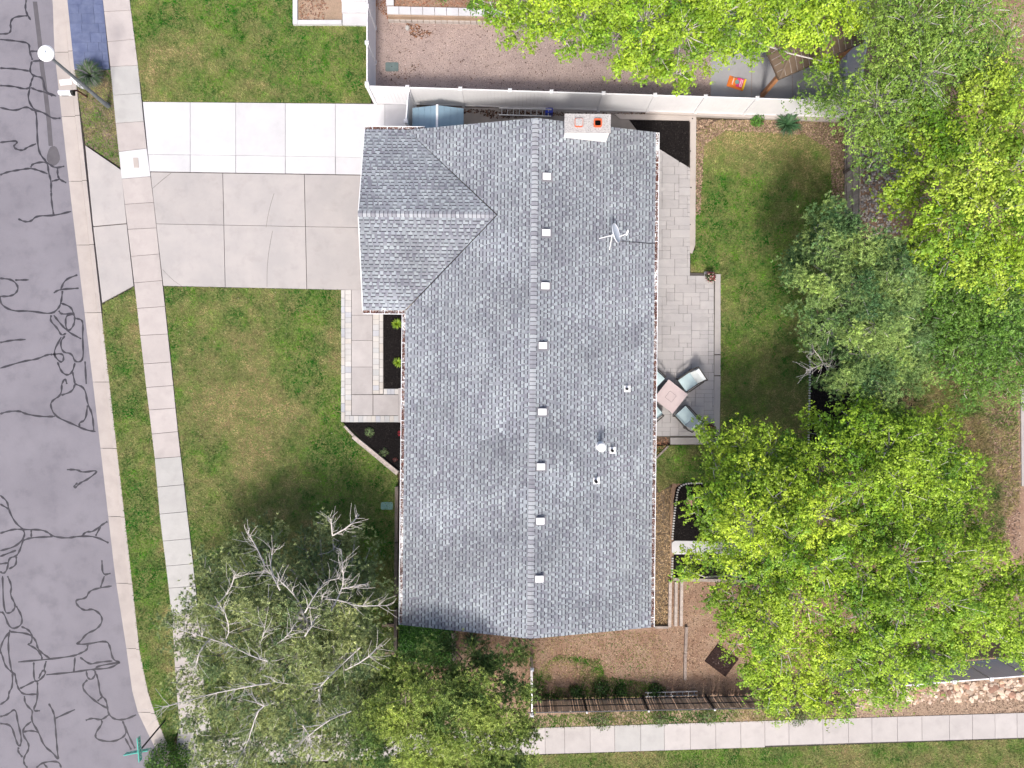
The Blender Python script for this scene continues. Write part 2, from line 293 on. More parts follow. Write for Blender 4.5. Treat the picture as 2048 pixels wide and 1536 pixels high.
for q in ([(835,0),(805,90)],[(895,80),(770,100),(710,125),(690,180),(600,190),(620,240),(680,280),(740,260),(810,310),(820,370),(770,430),(690,460),(640,530),(600,540),(680,550),(850,515),(880,560),(900,670),(960,690)],[(700,550),(700,590),(640,620),(590,640),(400,665),(145,688)],[(20,0),(30,290),(80,300),(120,260),(120,220),(80,150),(95,80),(60,0)],[(0,290),(30,290),(80,430),(170,400),(180,330),(130,240)],[(80,430),(65,500),(70,640),(95,770)],[(80,440),(20,520),(0,600)],[(0,600),(20,640),(40,720),(95,770),(120,780),(130,850),(150,910),(190,950),(300,945)],[(170,405),(230,430),(260,480),(250,540),(215,545),(290,580),(335,640),(335,670)],[(80,445),(240,462),(290,520),(300,580),(340,620),(400,660)],[(270,690),(270,830),(300,850),(370,780),(350,750),(370,680)],[(310,820),(330,770),(350,750)],[(370,790),(590,770),(740,745),(880,740),(960,690)],[(960,690),(780,720),(760,745)],[(600,650),(590,770)],[(640,650),(720,710),(780,690),(900,680)],[(160,900),(280,840)],[(300,850),(300,1000),(260,1080),(320,1078)],[(195,960),(200,1020),(260,1080)],[(690,760),(700,820),(740,830),(770,770),(740,745)],[(770,780),(790,850),(800,950),(850,990),(860,1060),(870,1110),(920,1150),(1000,1150),(1090,1110)],[(700,830),(660,870),(670,920),(770,1010),(860,1060)],[(780,1000),(820,965)],[(685,1155),(740,1135),(810,1155),(870,1110)],[(810,1150),(820,1180),(760,1260),(770,1310),(900,1330),(990,1290),(1015,1240),(980,1160)],[(980,1160),(1040,1300),(1080,1380)],[(1000,1295),(1050,1390)],[(100,770),(100,890),(70,930),(70,985),(0,1030)],[(0,1125),(60,1110),(125,1055),(140,1160),(170,1280),(170,1340),(150,1370),(120,1290),(90,1190),(0,1180)],[(260,1080),(250,1160),(310,1250),(350,1360),(430,1420),(470,1480),(460,1410),(450,1290),(440,1150),(430,1090),(390,1020)],[(440,1140),(600,1068)],[(250,1165),(190,1210),(180,1270),(230,1340),(230,1390),(190,1450),(190,1500),(220,1536)],[(180,1250),(240,1235),(310,1250)],[(150,1370),(140,1400),(180,1450)],[(290,1536),(340,1490),(470,1480),(490,1536)],[(340,1490),(380,1536)]): cr(0,1152,*q)
def smooth(pts, it=2):
    for _ in range(it):
        o = [pts[0]]
        for i in range(len(pts) - 1):
            a, b_ = pts[i], pts[i + 1]; o += [(a[0] * .75 + b_[0] * .25, a[1] * .75 + b_[1] * .25), (a[0] * .25 + b_[0] * .75, a[1] * .25 + b_[1] * .75)]
        pts = o + [pts[-1]]
    return pts
for i, q in enumerate(CR):
    q = smooth(q); b = MB(); z = -.121 + .0002 * (i % 12); Lp = []; n = len(q)
    for j, (a, c) in enumerate(q):
        p = P(a, c, -.12); a0 = P(*q[max(j - 1, 0)]); a1 = P(*q[min(j + 1, n - 1)]); t = (a1 - a0); t.normalize()
        wd = (.038 + .014 * math.sin(j * 1.7 + i)) * (.6 if j in (0, n - 1) else 1)
        Lp.append(((p.x - t.y * wd, p.y + t.x * wd), (p.x + t.y * wd, p.y - t.x * wd)))
    for j in range(n - 1):
        b.face([(*Lp[j][0], z), (*Lp[j][1], z), (*Lp[j + 1][1], z), (*Lp[j + 1][0], z)])
    b.build('tar_seam', mt['tar'], road)
b = MB(); q = [(66, 0), (75, 75), (80, 130), (87, 180), (94, 240), (98, 290)]; z = -.1235
for j in range(len(q) - 1):
    w0 = 4.5; b.face([tuple(P(q[j][0] - w0, q[j][1]).xy) + (z,), tuple(P(q[j][0] + w0, q[j][1]).xy) + (z,), tuple(P(q[j + 1][0] + w0, q[j + 1][1]).xy) + (z,), tuple(P(q[j + 1][0] - w0, q[j + 1][1]).xy) + (z,)])
b.face([tuple(P(103 + 13 * math.cos(t) * (1 + .1 * math.sin(3 * t)), 310 + 20 * math.sin(t)).xy) + (z + .0003,) for t in [i * .35 for i in range(18)]][::-1])
b.build('asphalt_patch', mt['patch'], road)

kerb = sheet('kerb', [(kx(-1400) - 22, -1400), (kx(-1400), -1400)] + [(kx(y), y) for y in range(0, 1740, 60)] + [(ex(y) + 2, y) for y in range(1700, -60, -60)] + [(ex(-1400) + 2, -1400)], -.14, 'joint')
jy = [-340, -200, -35, 102, 231, 361, 489, 625, 764, 897, 1034, 1168, 1299, 1427, 1536, 1640, 1740]
for i in range(len(jy) - 1):
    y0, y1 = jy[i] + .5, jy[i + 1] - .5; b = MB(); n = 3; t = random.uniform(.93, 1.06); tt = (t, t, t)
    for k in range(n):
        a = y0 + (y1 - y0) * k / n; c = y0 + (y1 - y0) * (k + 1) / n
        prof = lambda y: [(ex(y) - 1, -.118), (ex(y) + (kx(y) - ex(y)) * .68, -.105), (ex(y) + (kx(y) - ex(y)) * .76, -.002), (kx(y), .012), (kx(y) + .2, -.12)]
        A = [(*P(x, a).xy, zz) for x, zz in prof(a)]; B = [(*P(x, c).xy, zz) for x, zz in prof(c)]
        for m_ in range(4): b.face([A[m_], B[m_], B[m_ + 1], A[m_ + 1]], tt if m_ != 1 else tuple(.55 * x for x in tt))  # kerb face tinted darker: shade and gathered dirt painted into the colour
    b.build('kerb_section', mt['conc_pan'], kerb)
b = MB(); b.face([(*P(*q_).xy, -.098) for q_ in ((115, 158), (142, 155), (143, 167), (118, 169))][::-1]); b.build('white_paint', mt['metal_white'], kerb)

# sidewalk
LY = [-300, 0, 134, 280, 384, 560, 768, 918, 1043, 1152, 1252, 1350, 1402, 1460, 1600]; LX = [175, 206, 221, 235, 247, 268, 292, 310, 321, 335, 346, 351, 355, 361, 380]
def lx(y): return float(np.interp(y, LY, LX))
RY = [-300, 0, 134, 280, 384, 560, 768, 868, 918, 1043, 1118, 1252, 1460, 1600]; RX = [230, 260, 277, 292, 306, 325, 347, 357, 363, 377, 386, 400, 418, 436]
def rx_(y): return float(np.interp(y, RY, RX))
walk = sheet('sidewalk', [(lx(y), y) for y in range(-300, 1620, 60)] + [(rx_(y), y) for y in range(1600, -320, -60)], -.01, 'joint')
sj = [(-90, -93), (-32, -35), (24, 21), (84, 79), (134, 131), (191, 187), (247, 243), (304, 297), (358, 353), (409, 405), (459, 456), (513, 508), (566, 561), (617, 613), (671, 668), (728, 724), (775, 771), (820, 816), (868, 863), (917, 913), (974, 969), (1028, 1023), (1082, 1077), (1132, 1127), (1176, 1172), (1229, 1225), (1282, 1278), (1335, 1331), (1388, 1384), (1440, 1436)]
for i in range(len(sj) - 1):
    (a, a2), (c, c2) = sj[i], sj[i + 1]
    m_ = 'conc_white' if a == 304 else ('conc_gray' if (a in (134, 191) or 917 <= a <= 1176) else 'conc_pink')
    slab('sidewalk_slab', PX([(lx(a), a), (rx_(a2), a2), (rx_(c2), c2), (lx(c), c)]), .03, m_, walk)
b = MB(); b.prism(PX([(267, 316), (277, 316), (279, 336), (269, 336)]), .02, .042); b.build('utility_cover', mt['conc_pan'], walk)
ramp = sheet('corner_ramp', [(352, 1500), (361, 1440), (418, 1436), (450, 1560), (440, 1640), (400, 1600)], .02, 'conc_low')

# lower sidewalk
def by(x): return 1455 - .031 * (x - 1080)
low = sheet('lower_sidewalk', [(420, by(420)), (2300, by(2300)), (2300, by(2300) + 51), (1500, by(1500) + 54), (420, by(420) + 54)], -.01, 'joint')
xs = list(np.arange(430, 1080, 51)) + [1090, 1129, 1180, 1229, 1281, 1328, 1380, 1431, 1481, 1529, 1577, 1645, 1696, 1743, 1794, 1843, 1898, 1944, 1989, 2033, 2085, 2140, 2200]
for i in range(len(xs) - 1):
    a, c = float(xs[i]), float(xs[i + 1]); hh = 54 if a < 1500 else 51
    slab('sidewalk_slab', PX([(a, by(a)), (c, by(c)), (c + .5, by(c) + hh - 1), (a + .5, by(a) + hh - 1)]), .03, 'conc_gray' if 1220 < a < 1320 else 'conc_low', low, gap=.011)

# driveway
drive = sheet('driveway', [(288, 204), (738, 208), (835, 212), (835, 300), (780, 350), (780, 585), (700, 582), (327, 573), (300, 345)], -.01, 'joint')
def quadgrid(X, Y, f, name, m_, z=.03, gap=.012, par=drive):
    for i in range(len(X) - 1):
        for j in range(len(Y) - 1):
            slab(name, PX([f(X[i], Y[j]), f(X[i + 1], Y[j]), f(X[i + 1], Y[j + 1]), f(X[i], Y[j + 1])]), z, m_, par, gap)
def fw(x, t):   # white driveway: t 0 top .. 1 bottom
    l = 286 + t * 14; x = l if x == 0 else x
    return (x, (204 + .009 * (x - 286)) * (1 - t) + (343 + .0155 * (x - 300)) * t)
quadgrid([0, 381, 472, 571, 671, 770, 833], [0, .757, 1], fw, 'white_driveway_slab', 'conc_white')
def fp(x, t):
    l = 301 + t * 26; x = l if x == 0 else x + 5 * t
    t2 = t
    return (x, (344.5 + .0155 * (x - 300)) * (1 - t2) + (572 + .022 * (x - 327)) * t2)
quadgrid([0, 446, 609, 780], [0, .455, 1], fp, 'driveway_slab', 'conc_drive', gap=.016)
for pts in ([(534, 574), (534, 540), (537, 505), (545, 462)], [(532, 455), (538, 420), (548, 387)], [(366, 574), (345, 560), (325, 539)], [(305, 377), (322, 362), (342, 346)]):
    b = MB(); pts = smooth(pts, 2)
    for i in range(len(pts) - 1):
        jx = random.uniform(-.6, .6); b.bar(P(*pts[i], .034), P(pts[i + 1][0], pts[i + 1][1], .034), .009, .006)
    b.build('driveway_crack', mt['joint'], drive)
apron = sheet('driveway_apron', [(170, 290), (243, 339), (268, 573), (204, 607)], -.01, 'joint')
slab('apron_slab', PX([(171, 291), (243, 340), (254, 447), (187, 453)]), .026, 'conc_drive', apron)
slab('apron_slab', PX([(187, 454), (254, 448), (268, 572), (205, 606)]), .026, 'conc_drive', apron)
# blue stamped strip
st = sheet('stamped_strip', [(100, -300), (172, -300), (206, 0), (220, 137), (148, 141), (134, 0)], -.005, 'joint')
yy = -200
while yy < 138:
    h_ = 19; xl = float(np.interp(yy, [-300, 0, 141], [100, 135, 149])); xr = float(np.interp(yy, [-300, 0, 137], [172, 206, 219])); x = xl
    while x < xr - 2:
        w_ = min(random.uniform(20, 40), xr - x); w_ = xr - x if xr - x - w_ < 9 else w_
        slab('stamped_stone', PX([(x, yy), (x + w_, yy), (x + w_ + 2, min(yy + h_, 139)), (x + 2, min(yy + h_, 139))]), .02, 'stamp_blue', st, gap=.006); x += w_
    yy += h_
# concrete drain mark beside lamp
b = MB(); b.prism(PX([(141, 154), (152, 157), (171, 180), (160, 176), (148, 166)]), -.05, .022); b.build('drain_chute', mt['metal_white'], kind='structure')

# ------------------------------------------------------------------ lawns
lawns = {
 'verge_upper': ([(kx(142), 142), (221, 140), (243, 336), (171, 288)], .42, [(190, 160, 22, .5), (200, 200, 20, .3), (180, 265, 25, -.2)], 'soil'),
 'verge_lower': ([(205, 609), (268, 575)] + [(lx(y), y) for y in range(600, 1460, 50)] + [(352, 1470), (340, 1500)] + [(kx(y), y) for y in range(1490, 620, -60)], .12, [(lx(y) - 6, y, 9, .6) for y in range(620, 1400, 40)] + [(225, 760, 18, .35)], 'thatch'),
 'neighbour_lawn': ([(258, -120), (600, -120), (590, 50), (735, 53), (742, 206), (286, 203)] + [(rx_(y), y) for y in (150, 100, 50, 0)], .04, [(300, 130, 40, .5), (400, 100, 45, .35), (290, 160, 30, .4), (520, 55, 30, .3), (350, 20, 30, -.2), (600, 150, 60, -.3), (450, 200, 90, .15), (310, 195, 60, .25)], 'thatch'),
 'front_lawn': ([(328, 573), (683, 580), (683, 843), (690, 850), (795, 948), (800, 1300), (800, 1475), (600, 1470), (420, 1470)] + [(rx_(y) + 1, y) for y in range(1450, 560, -60)], .30, [(410, 650, 40, .45), (400, 860, 70, .4), (480, 740, 80, .3), (560, 900, 80, .25), (640, 590, 50, -.3), (620, 740, 60, -.2), (690, 890, 60, -.4), (370, 620, 30, .2), (750, 1040, 50, -.15), (350, 580, 30, -.3), (640, 790, 40, -.3)], 'thatch'),
 'back_lawn': ([(1395, 262), (1440, 240), (1690, 240), (1690, 430), (1625, 640), (1617, 900), (1440, 900), (1442, 547), (1381, 544), (1381, 508), (1391, 500), (1389, 300)], .10, [(1400, 290, 22, .9), (1420, 250, 30, .9), (1500, 250, 40, .5), (1600, 255, 50, .8), (1680, 300, 25, .7), (1400, 400, 14, .5), (1500, 400, 60, -.2), (1450, 870, 60, .1), (1520, 760, 60, .35), (1600, 820, 30, .4), (1470, 510, 22, .4), (1450, 700, 12, .3)], 'thatch'),
 'side_lawn': ([(1312, 893), (1332, 891), (1440, 890), (1600, 890), (1600, 970), (1345, 967), (1318, 985), (1311, 960)], .12, [(1320, 975, 14, .7)], 'thatch'),
 'lower_verge': ([(1060, by(1060) + 55), (2300, by(2300) + 52), (2300, 1640), (1000, 1640), (440, 1640), (440, 1535)], .28, [(1290, 1515, 26, .6), (1690, 1505, 30, .8), (1850, 1525, 40, .4), (1100, 1513, 20, .5), (1450, 1530, 60, -.3)], 'thatch'),
}
for nm, (poly, dry, spots, mm) in lawns.items():
    s_ = sheet(nm, poly, 0.0, mm)
    grass('grass', poly, 760, dry, spots, parent=s_)

db = [(1393, 240), (1688, 243), (1688, 430), (1664, 430), (1660, 300), (1610, 270), (1450, 262), (1408, 290), (1400, 430), (1391, 430)]
scatter('dirt_crumbs', PX(db), 800, .04, [(.28, .19, .14), (.36, .26, .19), (.20, .13, .10), (.40, .30, .20)], z=.035, ratio=.6, label='brown soil and leaf litter along the edge of the back lawn')
scatter('lawn_litter', PX(lawns['front_lawn'][0]), 3, .03, [(.35, .25, .16), (.5, .42, .3), (.2, .14, .09)], z=.05, label='scattered dry leaf bits on the front lawn')
# brown yard south of house, side dirt, weeds
yard = sheet('brown_yard', [(795, 1230), (1340, 1250), (1340, 990), (1345, 965), (1700, 965), (1900, 1100), (1720, 1400), (1063, 1432), (795, 1330)], -.004, 'litter')
yp = PX([(905, 1262), (1309, 1262), (1343, 1160), (1343, 1165), (1700, 1150), (1680, 1396), (1066, 1400), (960, 1330)])
scatter('leaf_litter', yp, 260, .035, [(.34, .21, .13), (.42, .30, .19), (.20, .12, .08), (.50, .36, .24), (.12, .08, .05)], z=.0, parent=yard)
sp = PX([(1309, 985), (1343, 975), (1340, 1160), (1337, 1250), (1309, 1252)])
scatter('dry_straw', sp, 600, .045, [(.45, .32, .18), (.36, .24, .13), (.52, .38, .22), (.28, .2, .1)], z=.0, parent=yard, ratio=.25)
grass('weed_grass', [(1068, 1335), (1120, 1310), (1200, 1320), (1210, 1352), (1330, 1372), (1335, 1392), (1068, 1402)], 900, .1, [(1130, 1360, 18, 1.2), (1100, 1375, 10, .6)], L=.11, parent=yard, keep=lambda d_: np.clip(1.2 - d_ * 1.3, 0, 1))
grass('weed_grass', [(905, 1266), (1310, 1262), (1340, 1300), (1330, 1380), (1066, 1345)], 130, .65, [], L=.08, parent=yard)
wv = sheet('weedy_verge', [(1060, 1425), (1700, 1395), (1700, by(1700)), (1060, by(1060) + 1), (800, 1464), (800, 1432)], 0, 'dirt')
grass('weed_grass', [(1060, 1432), (1700, 1400), (1700, by(1700)), (1060, by(1060))], 520, .62, [(1140, 1440, 22, -.5), (1200, 1445, 30, -.6), (1320, 1440, 30, -.6), (1420, 1435, 30, -.6), (1600, 1425, 30, -.6)], L=.14, parent=wv)
rv = sheet('rock_verge', [(1690, 1345), (2300, 1300), (2300, by(2300)), (1690, by(1690))], 0, 'dirt')
scatter('bark_chips', PX([(1690, 1408), (2200, 1385), (2200, by(2200)), (1690, by(1690))]), 420, .035, [(.22, .15, .11), (.40, .3, .22), (.12, .08, .06), (.5, .38, .28)], parent=rv)
stones('rubble_rocks', PX([(1690, 1388), (1780, 1376), (2200, 1352), (2200, 1386), (1900, 1402), (1700, 1412)]), 24, .14, [(.50, .39, .30), (.58, .47, .37), (.48, .33, .23), (.54, .44, .35), (.30, .18, .13)], z=.04, squash=.4, parent=rv)
stones('rubble_rocks', PX([(1690, 1378), (1780, 1370), (2200, 1350), (2200, 1394), (1900, 1406), (1700, 1414)]), 60, .07, [(.52, .4, .32), (.6, .48, .38), (.35, .24, .17)], z=.0, squash=.5, parent=rv)

# east strip behind wooden fence
east = sheet('east_ground', [(1698, -300), (2500, -300), (2500, 1300), (1900, 1330), (1700, 1330), (1620, 890), (1622, 640), (1692, 440)], -.01, 'litter')
stones('river_rocks', PX([(1722, 300), (1830, 300), (1800, 470), (1722, 450)]), 130, .055, [(.34, .31, .30), (.45, .41, .39), (.22, .2, .2), (.5, .45, .4)], z=.02, parent=east)
grass('long_grass', [(1730, 480), (2080, 480), (2080, 640), (1960, 800), (1850, 960), (1900, 1050), (1750, 1080), (1700, 800)], 420, .18, [(1810, 790, 16, .9), (1850, 800, 22, .6), (1870, 900, 20, .7), (1990, 800, 22, .6)], L=.24, parent=east)
grass('long_grass', [(1830, 760), (1960, 790), (2000, 1000), (2020, 1120), (1880, 1080), (1820, 860)], 700, .3, [(1950, 880, 25, .6)], L=.2, parent=east)
scatter('leaf_litter', PX([(1800, 760), (2040, 760), (2040, 1110), (1850, 1100)]), 220, .05, [(.34, .24, .19), (.42, .31, .25), (.2, .13, .1)], parent=east)
b = MB(); b.prism(PX([(2040, 770), (2080, 770), (2080, 972), (2042, 972)]), -.05, .05); b.build('east_path', mt['conc_drive'], kind='structure')
bedE = sheet('pine_bed', [(1622, 634), (1720, 600), (1850, 640), (1850, 870), (1720, 900), (1620, 895)], .0, 'mulch')
scatter('mulch_chips', PX([(1623, 636), (1720, 600), (1720, 895), (1621, 890)]), 350, .03, [(.02, .017, .016), (.04, .034, .03), (.012, .01, .01)], parent=bedE)

# gravel yard of the neighbour (north)
gy = sheet('gravel_yard', [(752, -200), (1700, -200), (1700, 225), (1420, 224), (752, 204)], 0, 'gravel')
scatter('gravel', PX([(755, 45), (1420, 45), (1420, 222), (755, 204)]), 330, .017, [(.45, .36, .33), (.52, .43, .4), (.2, .14, .12), (.36, .28, .25), (.1, .07, .06)], parent=gy, ratio=.8)
scatter('fallen_leaves', PX([(755, 40), (1420, 45), (1420, 222), (755, 204)]), 9, .045, [(.10, .05, .03), (.16, .08, .05), (.07, .04, .03)], parent=gy, z=.02)
scatter('fallen_leaves', PX([(812, 48), (835, 50), (868, 68), (845, 82), (822, 72)]), 260, .05, [(.32, .15, .07), (.22, .10, .05), (.12, .06, .04)], parent=gy, z=.03)
scatter('fallen_leaves', PX([(795, 140), (832, 130), (830, 152), (790, 166), (780, 160)]), 60, .05, [(.16, .07, .04), (.10, .05, .03)], parent=gy, z=.02)
b = MB(); b.prism(PX([(1421, 70), (1700, 70), (1700, 222), (1421, 222)]), -.05, -.008); gp = b.build('neighbour_patio', mt['joint'], kind='structure')
for i, (a, c) in enumerate(((1421, 1503), (1503, 1585), (1585, 1660), (1660, 1700))):
    for (e, f) in ((20, 113), (113, 222)): slab('patio_slab', PX([(a, e), (c, e), (c, f), (a, f)]), .022, 'conc_gray', gp, gap=.02, tint=(.78, .79, .84))

# black mulch beds
def bed(nm, poly):
    s_ = sheet(nm, poly, .02, 'mulch'); scatter('mulch_chips', PX(poly), 420, .028, [(.011, .010, .010), (.024, .02, .02), (.007, .006, .006), (.045, .04, .038)], z=.022, parent=s_, ratio=.3); return s_
bed('front_bed', [(766, 628), (806, 628), (806, 777), (768, 777)])
bed('corner_bed', [(692, 845), (806, 845), (806, 950), (799, 946)])
bed('north_bed', [(1258, 240), (1378, 242), (1378, 330), (1372, 333), (1300, 282), (1290, 282)])
bed('south_bed', [(1347, 1000), (1352, 975), (1365, 967), (1395, 967), (1600, 967), (1600, 1158), (1347, 1156)])
ivyg = sheet('ivy_ground', [(797, 1250), (908, 1258), (908, 1340), (800, 1325)], .0, 'soil')

# ------------------------------------------------------------------ front walkway
fwk = sheet('front_walkway', [(682, 579), (780, 581), (806, 700), (806, 843), (683, 845)], .0, 'joint')
tints = [(1, .98, .95), (1, .95, .89), (.97, .98, 1.0), (.86, .89, .97), (1.03, 1.02, 1.0), (.98, .94, .88), (.9, .92, .94), (1.02, 1, .98), (.97, .96, .95)]
def run_col(x0, x1, y0, y1, lo, hi, hor=False):
    y = y0
    while y < y1 - .5:
        h_ = random.uniform(lo, hi); h_ = y1 - y if y1 - y - h_ < lo * .6 else h_
        q = [(x0, y), (x1, y), (x1, y + h_), (x0, y + h_)] if not hor else [(y, x0), (y + h_, x0), (y + h_, x1), (y, x1)]
        t = random.choice(tints); slab('paver', PX(q), .036, 'paver', fwk, .007, tint=t); y += h_
run_col(682.5, 690, 580, 844, 12, 18); run_col(690.5, 703, 580, 831, 9.5, 12.5)
run_col(746, 758.5, 628, 788, 9.5, 13); run_col(759, 766.5, 628, 788, 12, 18)
run_col(831.5, 844.5, 690.5, 797, 8, 10, True); run_col(777.5, 789, 767.5, 797, 7, 9, True)
for a, c in ((580, 630.5), (630.5, 681), (681, 734), (734, 789)): slab('walkway_slab', PX([(703.5, a), (745.5, a), (745.5, c), (703.5, c)]), .034, 'aggregate', fwk, .01)
slab('walkway_slab', PX([(703.5, 789.5), (746, 789.5), (746, 831), (703.5, 831)]), .034, 'aggregate', fwk, .01)
slab('walkway_slab', PX([(746.5, 789.5), (797, 789.5), (797, 831), (746.5, 831)]), .034, 'aggregate', fwk, .01)
slab('walkway_slab', PX([(746, 581), (776, 581), (776, 627.5), (746, 627.5)]), .034, 'aggregate', fwk, .01)
slab('walkway_slab', PX([(797.5, 776), (812, 776), (812, 845), (797.5, 845)]), .12, 'aggregate', fwk, .01)

def timbers(name, segs, label, cat, z0, z1, wd, tint=(1, 1, 1), part='sleeper', m='oldwood'):
    c = P(*segs[0][0]); r = empty(name, (c.x, c.y, 0), label=label, cat=cat)
    for i, (a, b_) in enumerate(segs):
        p, q = P(*a), P(*b_); m_ = (p + q) / 2 - c; L_ = (q - p).length; ang = math.atan2(q.y - p.y, q.x - p.x)
        bb = MB(); t = random.uniform(.85, 1.15); bb.obox(m_.x, m_.y, ang, L_, wd, z0, z1 + random.uniform(-.01, .01), tuple(t * x for x in tint)); bb.build(part, mt[m], r)
    return r
timbers('timber_edging', [((690, 852), (708, 871)), ((709, 872), (797, 944)), ((706, 874), (795, 948))], 'grey weathered timber edging along the slanted side of the black corner bed', 'edging', -.02, .14, .10, (1.5, 1.5, 1.5))
timbers('timber_retainer', [((795, 972), (794, 1082)), ((794, 1084), (793, 1190)), ((793, 1215), (792, 1310))], 'long dark grey timber retaining edge beside the left wall of the house', 'edging', -.02, .25, .14, (.45, .43, .42))
timbers('timber_edging', [((909, 1262), (912, 1316)), ((905, 1264), (908, 1318))], 'short pair of grey timbers dividing the ivy from the brown yard', 'edging', -.02, .2, .08, (.8, .75, .72))
timbers('timber_steps', [((765, 1249), (793, 1249)), ((750, 1303), (793, 1305)), ((792, 1300), (793, 1314))], 'small brown timber step frame beside the ivy patch under the pine', 'steps', -.02, .14, .12, (.9, .75, .65))
timbers('timber_edging', [((1345, 1157), (1500, 1161))], 'weathered timber along the lower side of the black mulch bed under the maple', 'edging', -.02, .16, .13)
timbers('timber_steps', [((1339.5, 1161), (1338, 1252)), ((1351, 1162), (1350, 1250)), ((1362, 1161), (1361, 1250))], 'three parallel grey railway sleepers forming steps beside the straw strip', 'steps', -.02, .16, .13, (1.35, 1.35, 1.35))
timbers('timber_edging', [((1372, 1252), (1370, 1305)), ((1369.5, 1306), (1369, 1358))], 'long grey landscape timber lying across the brown yard', 'edging', -.02, .13, .12, (.95, .9, .88))
timbers('timber_edging', [((1309, 1253), (1336, 1253))], 'short pale timber closing the straw strip at the house corner', 'edging', -.02, .12, .1)
timbers('timber_edging', [((1312, 916), (1336, 892))], 'pale timber edging cutting diagonally across the corner below the patio', 'edging', -.02, .08, .08)

# concrete strips round north bed
cb = sheet('concrete_curb', [(1228, 228), (1392, 232), (1390, 490), (1384, 508), (1379, 505), (1380, 242), (1240, 239)], .05, 'conc_pan')
b = MB()
for q in ((1385, 237), (1381, 302), (1382, 375), (1380, 449)): p = P(*q, .055); b.tube([(p.x, p.y, .045), (p.x, p.y, .056)], .03, 8)
b.build('drain_hole', mt['black'], cb)
fb = MB(); fb.prism(PX([(1290, 219), (1680, 236), (1674, 246), (1290, 229)]), -.05, .16); fb.build('fence_footing', mt['conc_pan'], kind='structure')
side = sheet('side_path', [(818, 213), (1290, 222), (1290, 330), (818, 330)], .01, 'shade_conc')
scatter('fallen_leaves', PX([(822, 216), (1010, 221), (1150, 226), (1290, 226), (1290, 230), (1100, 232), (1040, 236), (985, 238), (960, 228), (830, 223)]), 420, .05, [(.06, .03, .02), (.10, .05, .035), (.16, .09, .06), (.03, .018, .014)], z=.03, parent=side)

# ------------------------------------------------------------------ back patio
pat = sheet('patio', [(1285, 285), (1318, 300), (1379, 336), (1380, 546), (1430, 547), (1427, 873), (1285, 873)], .03, 'joint')
poly_all = [(1290, 283), (1320, 300), (1378, 336), (1379.5, 546.5), (1428, 547.5), (1426, 873), (1290, 873)]
def clip(poly, a, b, c):
    """keep a*x+b*y<=c"""
    out = []
    for i in range(len(poly)):
        p, q = poly[i], poly[(i + 1) % len(poly)]; dp = a * p[0] + b * p[1] - c; dq = a * q[0] + b * q[1] - c
        if dp <= 0: out.append(p)
        if (dp < 0) != (dq < 0) and abs(dp - dq) > 1e-9:
            t = dp / (dp - dq); out.append((p[0] + (q[0] - p[0]) * t, p[1] + (q[1] - p[1]) * t))
    return out
def area(q): return abs(sum(q[i][0] * q[(i + 1) % len(q)][1] - q[(i + 1) % len(q)][0] * q[i][1] for i in range(len(q)))) / 2 if len(q) > 2 else 0
occ = {}
cell = 8.4; gx0, gy0 = 1290, 283; NX, NY = 17, 71
for j in range(NY):
    for i in range(NX):
        if (i, j) in occ: continue
        w_ = random.choice([2, 2, 3, 4, 4, 5]); h_ = random.choice([1, 1, 2, 2])
        while w_ > 1 and any((i + a, j) in occ for a in range(w_)): w_ -= 1
        w_ = min(w_, NX - i)
        ok = all((i + a, j + c) not in occ for a in range(w_) for c in range(h_))
        if not ok: h_ = 1
        for a in range(w_):
            for c in range(h_): occ[(i + a, j + c)] = 1
        q = [(gx0 + i * cell, gy0 + j * cell), (gx0 + (i + w_) * cell, gy0 + j * cell), (gx0 + (i + w_) * cell, gy0 + (j + h_) * cell), (gx0 + i * cell, gy0 + (j + h_) * cell)]
        lim = 1379.5 if gy0 + j * cell < 546 - cell * .5 else 1427
        q = clip(q, 1, 0, lim); q = clip(q, 0, 1, 872)
        if gy0 + j * cell < 400: q = clip(q, .62, -1, .62 * 1320 - 300)
        if area(q) > 12: slab('patio_stone', PX(q), .06, 'patio', pat, .0075)
for q in ([(1429, 548), (1441, 548), (1441, 709), (1428, 709)], [(1428, 710), (1441, 710), (1441, 751), (1428, 751)], [(1428, 752), (1441, 752), (1439, 872), (1427, 872)]):
    slab('patio_step', PX(q), -.0 + .02, 'conc_drive', pat, .01)
slab('patio_step', PX([(1340, 875), (1440, 875), (1431, 889), (1340, 889)]), .02, 'conc_drive', pat, .01)
scatter('bark_chips', PX([(1309, 875), (1339, 875), (1336, 890), (1311, 912)]), 500, .04, [(.35, .17, .10), (.25, .12, .08), (.42, .25, .16)], parent=pat)

# ------------------------------------------------------------------ HOUSE
TH = -rad(.58)
house = empty('house', (0, 0, 0), TH, label='single storey house with a grey shingle gable roof, attached garage wing and white chimney', cat='house')
UE, UW, UR = 5.72, -4.34, .80; VS, VN = -9.80, 10.25; ZE, ZR = 2.75, 4.15
GU, GS, GN, GR, GZ = -6.06, 2.94, 10.25, 6.60, 3.755
pE = (ZR - ZE) / (UE - UR); pW = (ZR - ZE) / (UR - UW)
UA = UW + (GZ - ZE) / pW      # valley apex
